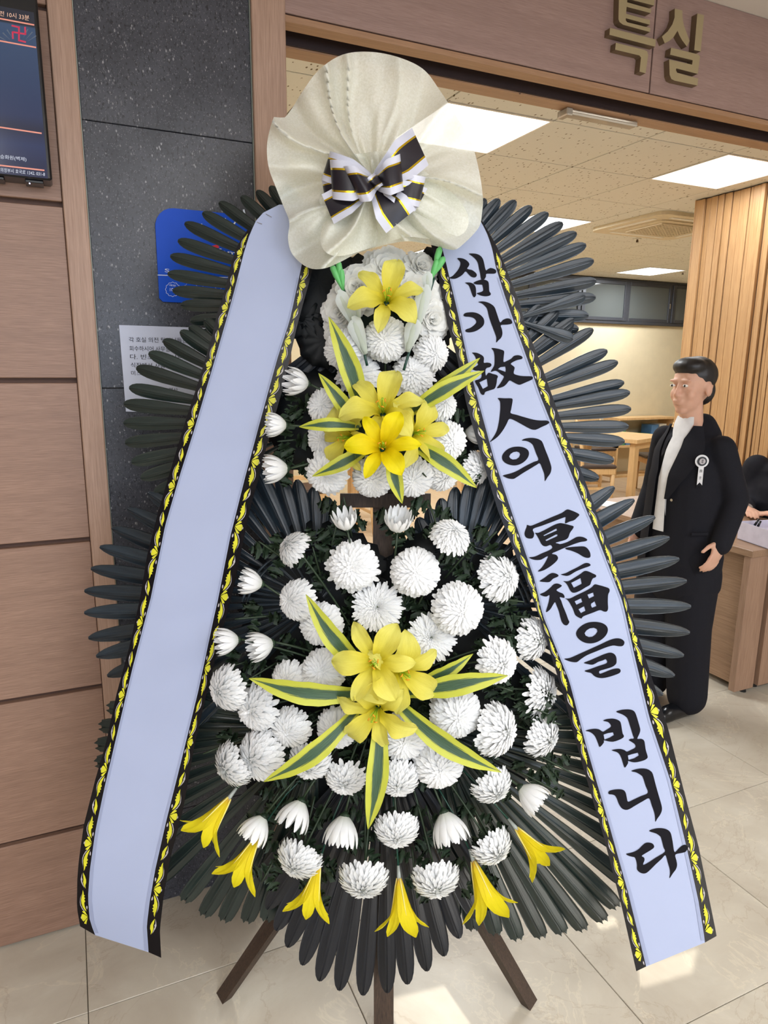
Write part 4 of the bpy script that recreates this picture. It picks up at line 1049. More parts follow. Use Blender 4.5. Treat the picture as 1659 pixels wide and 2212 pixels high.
# ------------------------------------------------------------------ chrysanthemums
def petal_strip(pts, sides, wid, cup, nseg, V, F, UV, ups, f_uv):
    """ribbon of quads along pts; sides = across vectors, ups = cup direction"""
    n0 = len(V)
    for i in range(nseg+1):
        t = i/nseg
        for c in (-1, 0, 1):
            V.append(pts[i]+sides[i]*c*wid[i]*.5+ups[i]*cup[i]*abs(c)); UV.append((c*.5+.5, f_uv(t)))
    for i in range(nseg):
        for c in (0, 1):
            a = n0+i*3+c; F.append((a, a+1, a+4, a+3))
def mum_mesh(seed, n=230, kind='full', outer_only=None):
    """unit head: radius 1, facing +Z; petals overlap outwards over a dome in a golden-angle spiral"""
    rg = random.Random(seed); V = []; F = []; UV = []
    for i in range(n):
        f = (i+.5)/n; phi = i*2.399963+rg.uniform(-.12, .12)
        th = (1.95 if kind == 'full' else 1.85 if kind == 'loose' else 1.50)*(f**.55)*(1+rg.uniform(-.04, .04))
        out = max(0.0, (f-.72)/.28)
        if kind == 'spiky': r0, r1, back = .18, lerp(.50, 1.04, f**.75)*(1+rg.uniform(-.05, .08)), .10; w0 = lerp(.09, .16, f); lift = .02
        elif kind == 'loose': r0, r1, back = .50-.2*out, .90+.16*out+rg.uniform(-.06, .12)*(.4+out), .50; w0 = lerp(.15, .21, f); lift = rg.uniform(.03, .16)
        else: r0, r1, back = .62-.3*out, .94+.10*out+rg.uniform(-.03, .05), .55; w0 = lerp(.13, .19, f); lift = rg.uniform(.03, .11)
        e1 = np.array([math.cos(phi), math.sin(phi), 0]); ez = np.array([0, 0, 1.0]); sd = np.array([-math.sin(phi), math.cos(phi), 0])
        nseg = 5; pts = []; sides = []; ups = []; wid = []; cup = []; tw = rg.uniform(-.18, .18); zs = 1.0 if kind == 'spiky' else .86
        for k in range(nseg+1):
            t = k/nseg; a = th-back*(1-t)*(1-.35*out); r = lerp(r0, r1, t**.75)+lift*max(0, t-.6)*1.5
            if kind == 'spiky': a = th*(.80+.20*t)-.45*t*t*(1-f)*0+.0; a -= (.30*rg.random() if f > .75 else 0)*t*t*.6
            p = e1*math.sin(a)*r+ez*math.cos(a)*r*zs
            if kind == 'spiky': p = e1*math.sin(a)*r+ez*(math.cos(a)*r*.75+.10)
            pts.append(p); up = nrm(e1*math.sin(a)+ez*math.cos(a)) if kind != 'spiky' else nrm(-e1*math.cos(a)+ez*math.sin(a))
            s_ = sd*math.cos(tw*t)+up*math.sin(tw*t); sides.append(s_); ups.append(up); w = w0*[.55, .75, .95, 1.0, .88, .36][k]; wid.append(w); cup.append(w*(.26 if kind != 'spiky' else .28)*(1 if k < 5 else .2))
        petal_strip(pts, sides, wid, cup, nseg, V, F, UV, ups, lambda t, f=f: min(1, .25+t*.75+f*.2) if f > .05 else .1+t*.6)
    core = .68 if kind == 'full' else .62 if kind == 'loose' else .22; zc = .80 if kind != 'spiky' else 1
    n0 = len(V); m = 14
    for i in range(0, 7):
        for k in range(m): a = math.pi*(.02+i*.085); V.append((core*math.sin(a)*math.cos(2*math.pi*k/m), core*math.sin(a)*math.sin(2*math.pi*k/m), core*math.cos(a)*zc)); UV.append((.5, .5))
    for i in range(6):
        for k in range(m): k2 = (k+1) % m; F.append((n0+i*m+k, n0+(i+1)*m+k, n0+(i+1)*m+k2, n0+i*m+k2))
    return V, F, UV
def cup_petal(h=1.35, R=1.0, w=.36, flare=.0, seed=0):
    rg = random.Random(seed); V = []; F = []; UV = []; nseg = 7; pts = []; sides = []; ups = []; wid = []; cup = []
    for k in range(nseg+1):
        t = k/nseg; r = .10+R*(.92*math.sin(min(1, t*1.05)*math.pi/2)**.9)*(1-.10*t*t)+flare*t**3; z = h*t**1.15
        pts.append(np.array([r, 0, z])); wid.append(w*[.35, .62, .85, 1.0, 1.0, .92, .70, .22][k])
    for k in range(nseg+1):
        d = nrm(pts[min(k+1, nseg)]-pts[max(k-1, 0)]); sides.append(np.array([0, 1.0, 0])); ups.append(np.array([-d[2], 0, d[0]])); cup.append(wid[k]*.22)
    petal_strip(pts, sides, wid, cup, nseg, V, F, UV, ups, lambda t: .1+t)
    return V, F, UV
HEADS = {}
for k, (kind, n, m) in enumerate([('full', 300, M_MUM), ('full', 280, M_MUM), ('loose', 230, M_MUM), ('spiky', 280, M_MUMG), ('full', 300, M_MUMG), ('loose', 220, M_MUM)]):
    V, F, UV = mum_mesh(11+k, n, kind); HEADS[k] = mesh_data('chrysanthemum_petals', V, F, [m], None, UV)
V, F, UV = cup_petal(1.38, .98, .40, .02); CP1 = mesh_data('outer_petal', V, F, [M_MUM], None, UV)
V, F, UV = cup_petal(1.45, .80, .36, -.02); CP2 = mesh_data('outer_petal', V, F, [M_MUM], None, UV)
rg = random.Random(4); V = []; F = []; UV = []
for i in range(46):
    v, f, u = cup_petal(rg.uniform(.9, 1.2), rg.uniform(.15, .66), .22, .02, i); a = i*2.4; c, s = math.cos(a), math.sin(a); n0 = len(V)
    V += [(x*c-y*s, x*s+y*c, z*rg.uniform(.9, 1.05)) for x, y, z in v]; F += [tuple(q+n0 for q in g) for g in f]; UV += u
CIN = mesh_data('inner_petals', V, F, [M_MUM], None, UV)
CAL = MB().tube([(0, 0, -.16), (0, 0, -.06), (0, 0, .03), (0, 0, .10)], [.07, .16, .26, .20], 12).data('calyx', [M_GLEAF], True)
def lobed_leaf():
    """chrysanthemum leaf, unit length along +Y"""
    half = [(.01,0.0),(.03,.14),(.06,.22),(.26,.22),(.36,.36),(.26,.35),(.28,.44),(.09,.42),(.10,.50),(.34,.58),(.44,.74),(.30,.70),(.32,.80),(.12,.68),(.13,.78),(.20,.90),(.10,.88),(.0,1.0)]
    V = []; F = []; UV = []; n = len(half)
    for i, (x, y) in enumerate(half):
        z = -.18*y*y+.03*math.sin(y*14); V.append((0, y, z-.02))
        for s in (-1, 1): V.append((s*x, y, z+.30*x+.05*math.sin(y*22+s)))
        UV += [(.5, y), (.5-x, y), (.5+x, y)]
    for i in range(n-1):
        F.append((i*3, i*3+3, i*3+4, i*3+1)); F.append((i*3, i*3+2, i*3+5, i*3+3))
    return mesh_data('lobed_leaf', V, F, [M_GLEAF], None, UV)
LEAF = lobed_leaf()
def PX(P):
    d = np.array(P)-CAM; z = d@FW; return 829.5+FPX*(d@RT)/z, 1106-FPX*(d@UP)/z
_le, _re = edge(LD)[0], edge(RA)[0]
def put_leaf(parent, p, d, up, L, k=1.0):
    d = nrm(d); x, y = PX(p+d*L)
    if (p+d*L-O_W)@NW > (.105 if y > 1090 else .080) or (p-O_W)@NW > (.10 if y > 1090 else .075): return
    if 440 < y < 2060 and (x < _le(y)+14 or x > _re(y)-14): return
    z = nrm(up-d*(up@d)); x = np.cross(d, z); sub('leaf', LEAF, parent, basis(x, d, z, p, (L*k, L, L)))
TIERS = [(560, (830, 660)), (1085, (830, 945)), (3000, (830, 1485))]
def hub_for(x, y):
    h = (830, 665) if y < 700 else (830, 940) if y < 1090 else (830, 1480)
    return h
frng = random.Random(77)
def curve_pts(a, b, c, n=7):
    return [a*(1-t)**2+2*b*t*(1-t)+c*t*t for t in np.linspace(0, 1, n)]
def stem_and_leaves(t, base, axis, x, y, rad, nl):
    hx, hy = hub_for(x, y); foot = WP(lerp(hx, x, .12), lerp(hy, y, .12), .045)
    mid = base-axis*.06; pts = curve_pts(base, lerp(mid, foot, .35), foot, 8)
    pts = [p if (p-O_W)@NW > .035 else p+NW*(.035-(p-O_W)@NW) for p in pts]
    sub('stem', MB().tube(pts, .0024, 6).data('stem', [M_STEM], True), t)
    for k in range(nl):
        u = .22+.78*(k+.5)/nl; i = min(6, int(u*7)); p = pts[i]; tg = nrm(pts[i+1]-pts[i])
        out = nrm(np.array([frng.uniform(-1, 1) for _ in range(3)])); d = nrm(np.cross(tg, out)+NW*.25+tg*-.35)
        put_leaf(t, p, d, nrm(NW+out*.6), frng.uniform(.034, .054), frng.uniform(.75, 1.0))
    return foot
def axis_of(dx, dy, k=1.0):
    """dx, dy = how far the flower looks right / down in the picture; 0,0 = at the viewer"""
    s = min(.97, math.hypot(dx, dy)); return nrm(RW*dx-UW*dy+NW*math.sqrt(max(.04, 1-s*s)))
def frame_of(ax, roll=0.0):
    a = nrm(ax); x = np.cross(UW, a) if abs(a@UW) < .95 else np.cross(NW, a); x = nrm(x); y = np.cross(a, x)
    return x*math.cos(roll)+y*math.sin(roll), -x*math.sin(roll)+y*math.cos(roll), a
def mum(x, y, r, head, dx, dy, label, w=None, cat='flower', sx=1.0, nl=5):
    cupf = head == 'c'
    if w is None: w = .115 if y < 1090 else .135
    R = r*MPP(x, y, w); ax = axis_of(dx, dy); c = WP(x, y, w)
    X, Y, Z = frame_of(ax, frng.uniform(0, 6.28))
    if cupf:
        hgt = 1.30*R; base = c-ax*hgt*.5
    else: base = c-ax*R*.30
    hx, hy = hub_for(x, y); foot = WP(lerp(hx, x, .12), lerp(hy, y, .12), .045)
    t = thing('chrysanthemum', label, cat, foot, 'white chrysanthemums in the wreath')
    if cupf:
        for k in range(11): a = k*2*math.pi/11; sub('petal', CP1, t, basis(X*math.cos(a)+Y*math.sin(a), -X*math.sin(a)+Y*math.cos(a), Z, base, (R*.92, R*.92, R)))
        for k in range(9): a = (k+.4)*2*math.pi/9; sub('petal', CP2, t, basis(X*math.cos(a)+Y*math.sin(a), -X*math.sin(a)+Y*math.cos(a), Z, base, (R*.92, R*.92, R)))
        sub('inner_petals', CIN, t, basis(X, Y, Z, base, (R*.9, R*.9, R*.92)), kind='stuff')
        cb = base
    else:
        sub('petals', HEADS[head], t, basis(X, Y, Z, base, (R*sx, R*sx, R*.92)), kind='stuff'); cb = base-ax*R*.12
    sub('calyx', CAL, t, basis(X, Y, Z, cb, (R, R, R)))
    stem_and_leaves(t, cb-ax*R*.12, ax, x, y, R, nl)
    return t
W = 'white chrysanthemum '
FL = [
 (833,733,49,0,.0,.15,'full '+W+'directly below the single upper yellow lily'),
 (738,757,43,1,-.25,.2,'full '+W+'beside the upright striped leaf, lower left of the upper yellow lily'),
 (937,764,40,1,.45,.1,'small '+W+'against the right ribbon, right of the two white bud spikes'),
 (772,803,46,2,-.1,-.2,W+'half hidden behind the topmost yellow lily of the upper cluster, on its left'),
 (893,806,46,2,.1,-.3,W+'half hidden behind the topmost yellow lily of the upper cluster, on its right'),
 (645,826,36,'c',-.85,-.1,'half open '+W+'facing left, highest of the three beside the left ribbon'),
 (700,876,42,1,-.3,-.1,'full '+W+'under the short striped leaf pointing to the upper left'),
 (600,918,31,'c',-.93,.0,'half open '+W+'facing left, middle one of the three beside the left ribbon'),
 (700,948,43,0,-.35,.1,'full '+W+'below the striped leaf that points straight left at the upper cluster'),
 (599,1013,37,'c',-.95,.05,'half open '+W+'facing left, lowest of the three beside the left ribbon'),
 (703,1027,46,2,-.2,.25,'loose '+W+'at the lower left corner of the upper tier'),
 (805,1035,45,4,.0,.25,'full '+W+'below the deep yellow lily, above the wooden crosspiece'),
 (893,1036,45,0,.1,.3,'full '+W+'right of the downward striped leaf in the upper tier'),
 (972,952,44,1,.4,.0,'full '+W+'right of the upper yellow lily cluster'),
 (958,872,36,1,.45,-.2,W+'under the two striped leaves that point to the upper right'),
 (962,1030,38,2,.45,.35,W+'behind the striped leaf pointing lower right in the upper tier'),
 (1034,1015,38,1,.75,.2,W+'cut off by the right ribbon at the level of the upper lilies'),
 (1022,935,28,'c',.9,.1,'small half open '+W+'tucked behind the right ribbon'),
 (746,1127,33,'c',-.15,-.85,'half open '+W+'facing up, left of the centre post'),
 (860,1130,37,'c',.05,-.80,'cup shaped '+W+'facing up, just right of the centre post'),
 (978,1152,44,0,.35,-.75,'tilted '+W+'facing up right, above the lower tier'),
 (628,1180,40,1,-.75,-.55,'small '+W+'on a long bare stem, over the lower left palm fan'),
 (762,1224,54,2,.0,-.1,'large loose '+W+'left of the centre post, top of the lower tier'),
 (900,1236,54,0,.1,-.15,'large full '+W+'right of the centre post, top of the lower tier'),
 (1088,1247,52,1,.70,-.25,'large '+W+'facing right, beside the right ribbon under the tall Chinese character'),
 (546,1258,34,'c',-.9,-.25,'half open '+W+'facing left, near the binding cord of the lower left fan'),
 (634,1297,45,0,-.62,-.1,W+'facing left, above the tip of the long upper left striped leaf'),
 (815,1311,57,3,.0,-.35,'large spiky '+W+'with green centre, directly above the lower lily cluster'),
 (996,1318,58,0,.30,-.05,'largest dome shaped '+W+'right of the spiky green centred one'),
 (690,1352,48,1,-.2,.0,'full '+W+'crossed by the striped leaf pointing upper left in the lower tier'),
 (933,1378,56,3,.1,-.1,'spiky '+W+'with pale green centre, upper right of the lower lilies'),
 (494,1384,35,'c',-.9,.0,'half open '+W+'facing left, touching the left ribbon, highest there'),
 (567,1394,38,'c',-.85,.1,'half open '+W+'facing left, second from the left ribbon'),
 (1158,1381,48,1,.85,.0,'narrow side view '+W+'facing right beside the right ribbon'),
 (1083,1433,50,2,.55,.0,'loose '+W+'above the striped leaf tip that points right in the lower tier'),
 (622,1472,42,2,-.3,.0,W+'behind the striped leaf that points straight left in the lower tier'),
 (697,1450,48,0,-.1,-.2,'full '+W+'left of the lower yellow lily cluster'),
 (483,1491,50,1,-.70,.1,'rounded '+W+'facing left, beside the left ribbon in the lower tier'),
 (547,1534,50,2,-.55,.0,'shaggy '+W+'facing left, under the left pointing striped leaf'),
 (989,1545,56,0,.15,.0,'full '+W+'under the right pointing striped leaf in the lower tier'),
 (1177,1496,50,2,.85,.0,'narrow side view '+W+'facing right, second one down beside the right ribbon'),
 (623,1578,45,4,-.3,.15,W+'above the lower left striped leaf'),
 (727,1579,45,4,-.05,.1,W+'with dark centre, left of the bottom lily of the lower cluster'),
 (873,1598,54,0,.05,.1,'dome shaped '+W+'right of the bottom lily of the lower cluster'),
 (1083,1580,58,1,.80,.0,'tall side view '+W+'facing right above the end of the lower right striped leaf'),
 (1179,1594,48,1,.78,.25,'side view '+W+'facing lower right, third one down beside the right ribbon'),
 (494,1657,50,1,-.80,.35,'side view '+W+'facing lower left, lowest beside the left ribbon'),
 (554,1637,57,0,-.65,.1,'tall rounded '+W+'facing left, left of the lower left striped leaf'),
 (668,1655,46,1,-.1,.5,W+'facing down, under the lower left striped leaf'),
 (745,1690,45,2,-.1,.5,W+'facing down, left of the hanging striped leaf'),
 (950,1658,55,4,.1,.1,'large '+W+'with yellow green centre, under the lower right striped leaf'),
 (860,1692,48,1,.05,.55,W+'facing down, right of the hanging striped leaf'),
 (1069,1706,46,1,.45,.55,'rounded '+W+'facing lower right, at the tip of the lower right striped leaf'),
 (1144,1718,40,'c',.75,.5,'half open '+W+'facing lower right over the bottom right fan'),
 (640,1756,43,'c',-.4,.80,'cup shaped '+W+'facing down, above the bottom left yellow trumpets'),
 (556,1787,40,'c',-.5,.75,'cup shaped '+W+'between the two left yellow trumpet lilies'),
 (740,1791,45,'c',-.15,.88,'cup shaped '+W+'facing down, left of the hanging striped leaf tip'),
 (857,1803,48,1,.0,.55,'flat side view '+W+'facing down, right of the hanging striped leaf tip'),
 (968,1784,47,'c',.3,.85,'cup shaped '+W+'facing down, above the right centre yellow trumpet'),
 (1070,1838,46,1,.50,.50,'side view '+W+'facing lower right, left of the right yellow trumpet'),
 (640,1866,50,1,-.40,.52,'side view '+W+'facing lower left, above the left centre yellow trumpet'),
 (785,1910,54,1,-.03,.62,'wide '+W+'facing straight down, left of the centre yellow trumpet'),
 (943,1911,52,1,.10,.62,'wide '+W+'facing straight down, right of the centre yellow trumpet'),
 (700,1496,34,1,-.2,.2,W+'mostly hidden between the left pointing striped leaf and the lower lilies'),
]
for k, (x, y, r, h, dx, dy, lb) in enumerate(FL):
    deep = {(772,803):.085, (893,806):.085, (700,876):.095, (700,948):.095, (805,1035):.105, (893,1036):.105, (690,1352):.12, (933,1378):.12, (815,1311):.12, (700,1496):.10, (1034,1015):.045, (1022,935):.045, (622,1472):.12, (1177,1496):.07, (1158,1381):.07, (1179,1594):.08, (1088,1247):.085, (962,1030):.08, (937,764):.085}.get((x, y))
    mum(x, y, r, h, dx, dy, lb, deep, nl=7 if y > 1090 else 4)

# extra chrysanthemum foliage between the flowers of the lower tier
def sprig_label(x, y):
    b = min(FL, key=lambda q: math.hypot(q[0]-x, q[1]-y)); dx, dy = x-b[0], y-b[1]
    rel = ('left of' if dx < 0 else 'right of') if abs(dx) > abs(dy) else ('above' if dy < 0 else 'below')
    return ' '.join(('dark foliage sprig just %s the %s' % (rel, b[6])).split()[:16]).rstrip(',')
def sprig(x, y, w, n, label, dirx, diry):
    label = sprig_label(x, y)
    base = WP(x, y, w); t = thing('leafy_sprig', label, 'foliage', base, 'dark chrysanthemum foliage sprigs')
    d = nrm(RW*dirx-UW*diry+NW*.35); ln = .10
    while ln > .03 and not (_le(PX(base+d*ln)[1])+16 < PX(base+d*ln)[0] < _re(PX(base+d*ln)[1])-16): ln -= .01
    pts = [base+d*ln*k/5 for k in range(6)]
    sub('stem', MB().tube(pts, [.0022]*5+[.0012], 6).data('stem', [M_STEM], True), t)
    for k in range(n):
        p = pts[min(5, 1+k*5//n)]; a = k*2.4; o = RW*math.cos(a)+UW*math.sin(a); put_leaf(t, p, o+d*.5+NW*.1, NW+o*.3, frng.uniform(.036, .056), .9)
SPR = [(640,1225,-.6,-.5),(700,1270,-.2,-.9),(850,1180,.1,-.9),(960,1250,.4,-.6),(1040,1180,.4,-.5),(1040,1290,.7,.0),(1060,1370,.8,.0),(590,1330,-.8,.0),(530,1430,-.9,.2),(600,1430,-.6,.3),(540,1590,-.8,.2),
       (640,1530,-.5,.5),(670,1610,-.3,.6),(610,1700,-.5,.7),(680,1720,-.2,.9),(790,1640,0,.9),(790,1740,0,.9),(920,1740,.3,.9),(1010,1640,.6,.5),(1020,1740,.5,.8),(1110,1660,.8,.3),(1130,1480,.8,.2),(1120,1540,.8,.1),
       (1010,1460,.6,.1),(1140,1620,.8,.3),(700,1830,-.2,.9),(890,1830,.1,.9),(1000,1850,.4,.8),(620,1810,-.5,.8),(890,1330,.1,-.8),(760,1420,-.2,-.5),(660,1400,-.5,-.2),(1100,1330,.9,0),
       (640,880,-.8,-.2),(655,1000,-.7,.3),(640,950,-.9,.1),(740,1080,-.2,.9),(925,1080,.3,.9),(1000,1000,.7,.3),(1000,900,.7,-.2),(1000,830,.5,-.5),(760,860,-.1,0),(870,980,.2,.2),(760,1160,-.1,-.6),(1085,1500,.7,.2),(575,1480,-.7,.2)]
for k, (x, y, dx, dy) in enumerate(SPR):
    tier = 'upper' if y < 1100 else 'lower'
    hside = 'left' if x < 780 else 'right' if x > 880 else 'middle'
    vert = 'top' if (y < 900 or 1100 < y < 1350) else 'middle' if (y < 1010 or 1350 <= y < 1600) else 'bottom'
    sprig(x, y, .05 if y < 1100 else .06, 7, None, dx, dy)

# ------------------------------------------------------------------ pale fabric flowers at the top
def fabric_mesh(seed):
    rg = random.Random(seed); V = []; F = []; UV = []
    for i in range(70):
        f = (i+.5)/70; phi = i*2.4; th = 1.75*f**.6; L = lerp(.5, 1.0, f**.5)*rg.uniform(.9, 1.1); w0 = .52; nseg = 5
        e1 = np.array([math.cos(phi), math.sin(phi), 0]); ez = np.array([0, 0, 1.0]); sd = np.array([-math.sin(phi), math.cos(phi), 0]); p = (e1*math.sin(th)+ez*math.cos(th))*.1
        pts, sides, ups, wid, cup = [], [], [], [], []; curl = rg.uniform(-.5, .5)
        for k in range(nseg+1):
            t_ = k/nseg; a = th*(.85+.15*t_)+curl*t_*t_; d = e1*math.sin(a)+ez*math.cos(a); up = -e1*math.cos(a)+ez*math.sin(a)
            if k: p = p+d*(L-.1)/nseg
            pts.append(p.copy()); sides.append(sd); ups.append(up); w = w0*[.25, .5, .8, 1.0, .9, .45][k]; wid.append(w); cup.append(w*.16+rg.uniform(-.02, .03))
        petal_strip(pts, sides, wid, cup, nseg, V, F, UV, ups, lambda q_: .2+q_)
    return mesh_data('fabric_petals', V, F, [M_FAB], None, UV)
FABM = [fabric_mesh(3), fabric_mesh(9)]
for k, (x, y, r, dx, dy, w, lb) in enumerate([(770,622,62,-.2,-.1,.075,'large pale fabric flower left of the single upper yellow lily'), (905,640,62,.25,-.1,.075,'large pale fabric flower right of the single upper yellow lily'),
    (835,575,58,.0,-.3,.06,'pale fabric flower behind the top of the single yellow lily'), (732,672,50,-.4,.1,.065,'pale fabric flower beside the left white bud spike'),
    (936,690,52,.4,.15,.065,'pale fabric flower between the right bud spike and the right ribbon'), (912,575,44,.4,-.3,.05,'small pale fabric flower under the wrap edge, near the right green bud'),
    (722,722,34,-.5,.3,.06,'small pale fabric flower at the lower left of the fabric group')]):
    R = r*MPP(x, y, w); ax = axis_of(dx, dy); X, Y, Z = frame_of(ax, k*1.3); c = WP(x, y, w)-ax*R*.3
    t = thing('fabric_flower', lb, 'flower', WP(x, y, .03), 'pale fabric flowers at the top of the wreath')
    sub('petals', FABM[k % 2], t, basis(X, Y, Z, c, (R, R, R*.8)), kind='stuff'); sub('calyx', CAL, t, basis(X, Y, Z, c-ax*R*.1, (R, R, R)))

# ------------------------------------------------------------------ lilies
def lily_petal(kind, wide):
    V = []; F = []; UV = []; nseg = 14; cols = [-1, -.75, -.45, -.15, 0, .15, .45, .75, 1]
    if kind == 'open': cl = [(0, .05, 0), (.15, .09, .16), (.3, .19, .32), (.45, .36, .44), (.6, .54, .50), (.75, .73, .50), (.88, .89, .43), (1, 1.0, .32)]
    elif kind == 'deep': cl = [(0, .05, 0), (.15, .10, .20), (.3, .20, .40), (.45, .35, .56), (.6, .53, .66), (.75, .73, .70), (.88, .90, .66), (1, 1.02, .55)]
    else: cl = [(0, .045, 0), (.15, .10, .20), (.3, .155, .42), (.45, .21, .64), (.6, .28, .85), (.75, .38, 1.03), (.88, .54, 1.16), (1, .72, 1.22)]
    if kind == 'trumpet': wt = [(0, .12), (.2, .24), (.5, .40), (.7, .47), (.85, .42), (.95, .26), (1, .05)]
    else: wt = [(0, .08), (.2, .22), (.4, .42), (.55, .55), (.7, .54), (.82, .43), (.93, .23), (1, .03)]
    for i in range(nseg+1):
        t = i/nseg; r = float(np.interp(t, [c[0] for c in cl], [c[1] for c in cl])); z = float(np.interp(t, [c[0] for c in cl], [c[2] for c in cl]))
        w = interp(wt, t)*wide
        for c in cols:
            ruff = .055*math.sin(t*17+c*2.5)*abs(c)**2*(t > .25)*(0 if kind == 'trumpet' else 1)
            lift = (.22 if kind != 'trumpet' else -.18)*w*c*c+(-.02 if abs(c) < .05 else 0)
            k = 1.0 if kind != 'trumpet' else 1.0
            # cup the petal around the throat
            a = c*w*.5/max(r, .10) if t < .45 or kind == 'trumpet' else None
            if a is not None and abs(a) < 1.2:
                b_ = 1.0 if kind == 'trumpet' else 1-t/.45
                xx = lerp(r, r*math.cos(a), b_*(1-max(0, t-.6)*1.5 if kind == 'trumpet' else 1)); yy = lerp(c*w*.5, r*math.sin(a) if abs(a) > 1e-6 else 0, b_*.9)
            else: xx, yy = r, c*w*.5
            V.append((xx, yy, z+lift+ruff)); UV.append((c*.5+.5, t))
    n = len(cols)
    for i in range(nseg):
        for j in range(n-1): F.append((i*n+j, i*n+j+1, (i+1)*n+j+1, (i+1)*n+j))
    return V, F, UV
LPM = {}
for kd, mt in (('open', M_LILY), ('deep', M_LILYD), ('trumpet', M_LILYB)):
    for wn, wv in (('w', 1.0), ('n', .72)):
        V, F, UV = lily_petal(kd, wv); LPM[kd+wn] = mesh_data('lily_petal', V, F, [mt], None, UV)
STM = MB().tube([(0, 0, .05), (.04, 0, .35), (.10, 0, .60)], .009, 5).data('stamen', [M_STAMEN], True)
ANT = MB().tube([(.075, -.035, .60), (.10, 0, .625), (.125, .035, .61)], [.012, .018, .010], 6).data('anther', [M_ANTHER], True)
PIS = MB().tube([(0, 0, .05), (.01, 0, .5), (.02, .01, .74), (.03, .01, .77)], [.014, .012, .013, .026], 7).data('pistil', [M_STAMEN], True)
def lily(x, y, r, kind, dx, dy, roll, label, w, group, scl=None, ry=1.0):
    R = r*MPP(x, y, w); ax = axis_of(dx, dy); X, Y, Z = frame_of(ax, roll); c = WP(x, y, w)-ax*R*.30
    hx, hy = hub_for(x, y); t = thing('yellow_lily', label, 'lily', WP(lerp(hx, x, .3), lerp(hy, y, .3), .05), group)
    for k in range(6):
        a = k*math.pi/3; s = 1.0 if k % 2 else .97; g = frng.uniform(.92, 1.06)
        zz = 1.0 if k % 2 else .88
        sub('petal', LPM[kind+('w' if k % 2 else 'n')], t, basis(X*math.cos(a)+Y*math.sin(a), -X*math.sin(a)+Y*math.cos(a), Z, c-ax*R*(.0 if k % 2 else .03), (R*s*g, R*s, R*zz)))
    for k in range(6):
        a = k*math.pi/3+.5; m = basis(X*math.cos(a)+Y*math.sin(a), -X*math.sin(a)+Y*math.cos(a), Z, c, (R, R, R)); s_ = sub('stamen', STM, t, m)
        if k % 2 == 0: sub('anther', ANT, s_, m)
    sub('pistil', PIS, t, basis(X, Y, Z, c, (R, R, R)))
    foot = WP(lerp(hx, x, .3), lerp(hy, y, .3), .055)
    sub('stem', MB().tube([c+ax*R*.06, c-ax*.02, foot], [.006, .0035, .003], 7).data('stem', [M_WIRE], True), t)
LG = 'open yellow fabric lilies'
lily(836,645,90,'open',.05,-.28,.28,'single bright yellow lily among the pale fabric flowers, just under the wrap',.155,LG)
lily(826,885,98,'open',-.05,-.42,.24,'topmost pale yellow lily of the upper cluster',.180,LG)
lily(752,945,78,'open',-.60,.10,.9,'dull yellow lily at the left of the upper cluster, partly folded',.145,LG)
lily(898,935,84,'open',.42,-.05,.15,'yellow lily at the right of the upper cluster',.165,LG)
lily(826,967,82,'deep',.0,-.22,.05,'deep golden yellow lily with white rims at the front of the upper cluster',.215,LG)
lily(811,1430,98,'open',-.10,-.2,.02,'upper left lily of the lower cluster, one petal rising before the spiky chrysanthemum',.215,LG)
lily(866,1450,100,'open',.32,.0,.45,'right hand yellow lily of the lower cluster',.190,LG)
lily(812,1537,92,'open',-.22,.20,.75,'bottom yellow lily of the lower cluster, facing down',.200,LG)
HT = 'hanging yellow trumpet lilies along the bottom'
def trumpet(bx, by, tx, ty, tox, label, w):
    B = WP(bx, by, w); Tp = WP(tx, ty, w+.035); ax = nrm(Tp-B); L = np.linalg.norm(Tp-B)/1.22; X, Y, Z = frame_of(ax, tox)
    t = thing('trumpet_lily', label, 'lily', B, HT)
    for k in range(6):
        a = k*math.pi/3
        p_ = sub('petal', LPM['trumpet'+('w' if k % 2 else 'n')], t, basis(X*math.cos(a)+Y*math.sin(a), -X*math.sin(a)+Y*math.cos(a), Z, B, (L*(1.0 if k % 2 else .93), L*1.0, L*(1.0 if k % 2 else .97))))
        if k % 2:
            mb = MB(); e = X*math.cos(a)+Y*math.sin(a)
            mb.tube([B+(e*r_+Z*z_)*L for r_, z_ in ((.050, .02), (.105, .20), (.160, .42), (.215, .64), (.28, .84))], [.0022, .0020, .0016, .0012, .0006], 5); sub('rib', mb.data('rib', [M_VEIN], True), p_)
    sub('sleeve', MB().tube([B-ax*.022, B-ax*.004, B+ax*.006], [.0028, .0042, .0050], 8).data('sleeve', [M_CLEAR], True), t, label='grey plastic stem sleeve')
    hx, hy = hub_for(bx, by); far = WP(lerp(bx, hx, .55), lerp(by, hy, .55), .055)
    sub('stem', MB().tube([B-ax*.018, lerp(B-ax*.06, far, .25), far], .0019, 6).data('stem', [M_WIRE], True), t)
for a in [(496,1722,428,1812,.2,'leftmost hanging yellow trumpet lily, beside the left ribbon',.125),
          (557,1806,505,1905,.6,'second hanging yellow trumpet lily from the left, under a cup shaped chrysanthemum',.125),
          (689,1868,662,1975,1.0,'third hanging yellow trumpet lily from the left, above the left easel leg',.125),
          (862,1895,870,2010,.3,'orange necked hanging yellow trumpet lily before the centre post',.13),
          (1022,1858,1062,1975,.8,'hanging yellow trumpet lily above the right easel leg',.125),
          (1114,1788,1182,1868,.4,'rightmost hanging yellow trumpet lily, beside the right ribbon',.125)]: trumpet(*a)

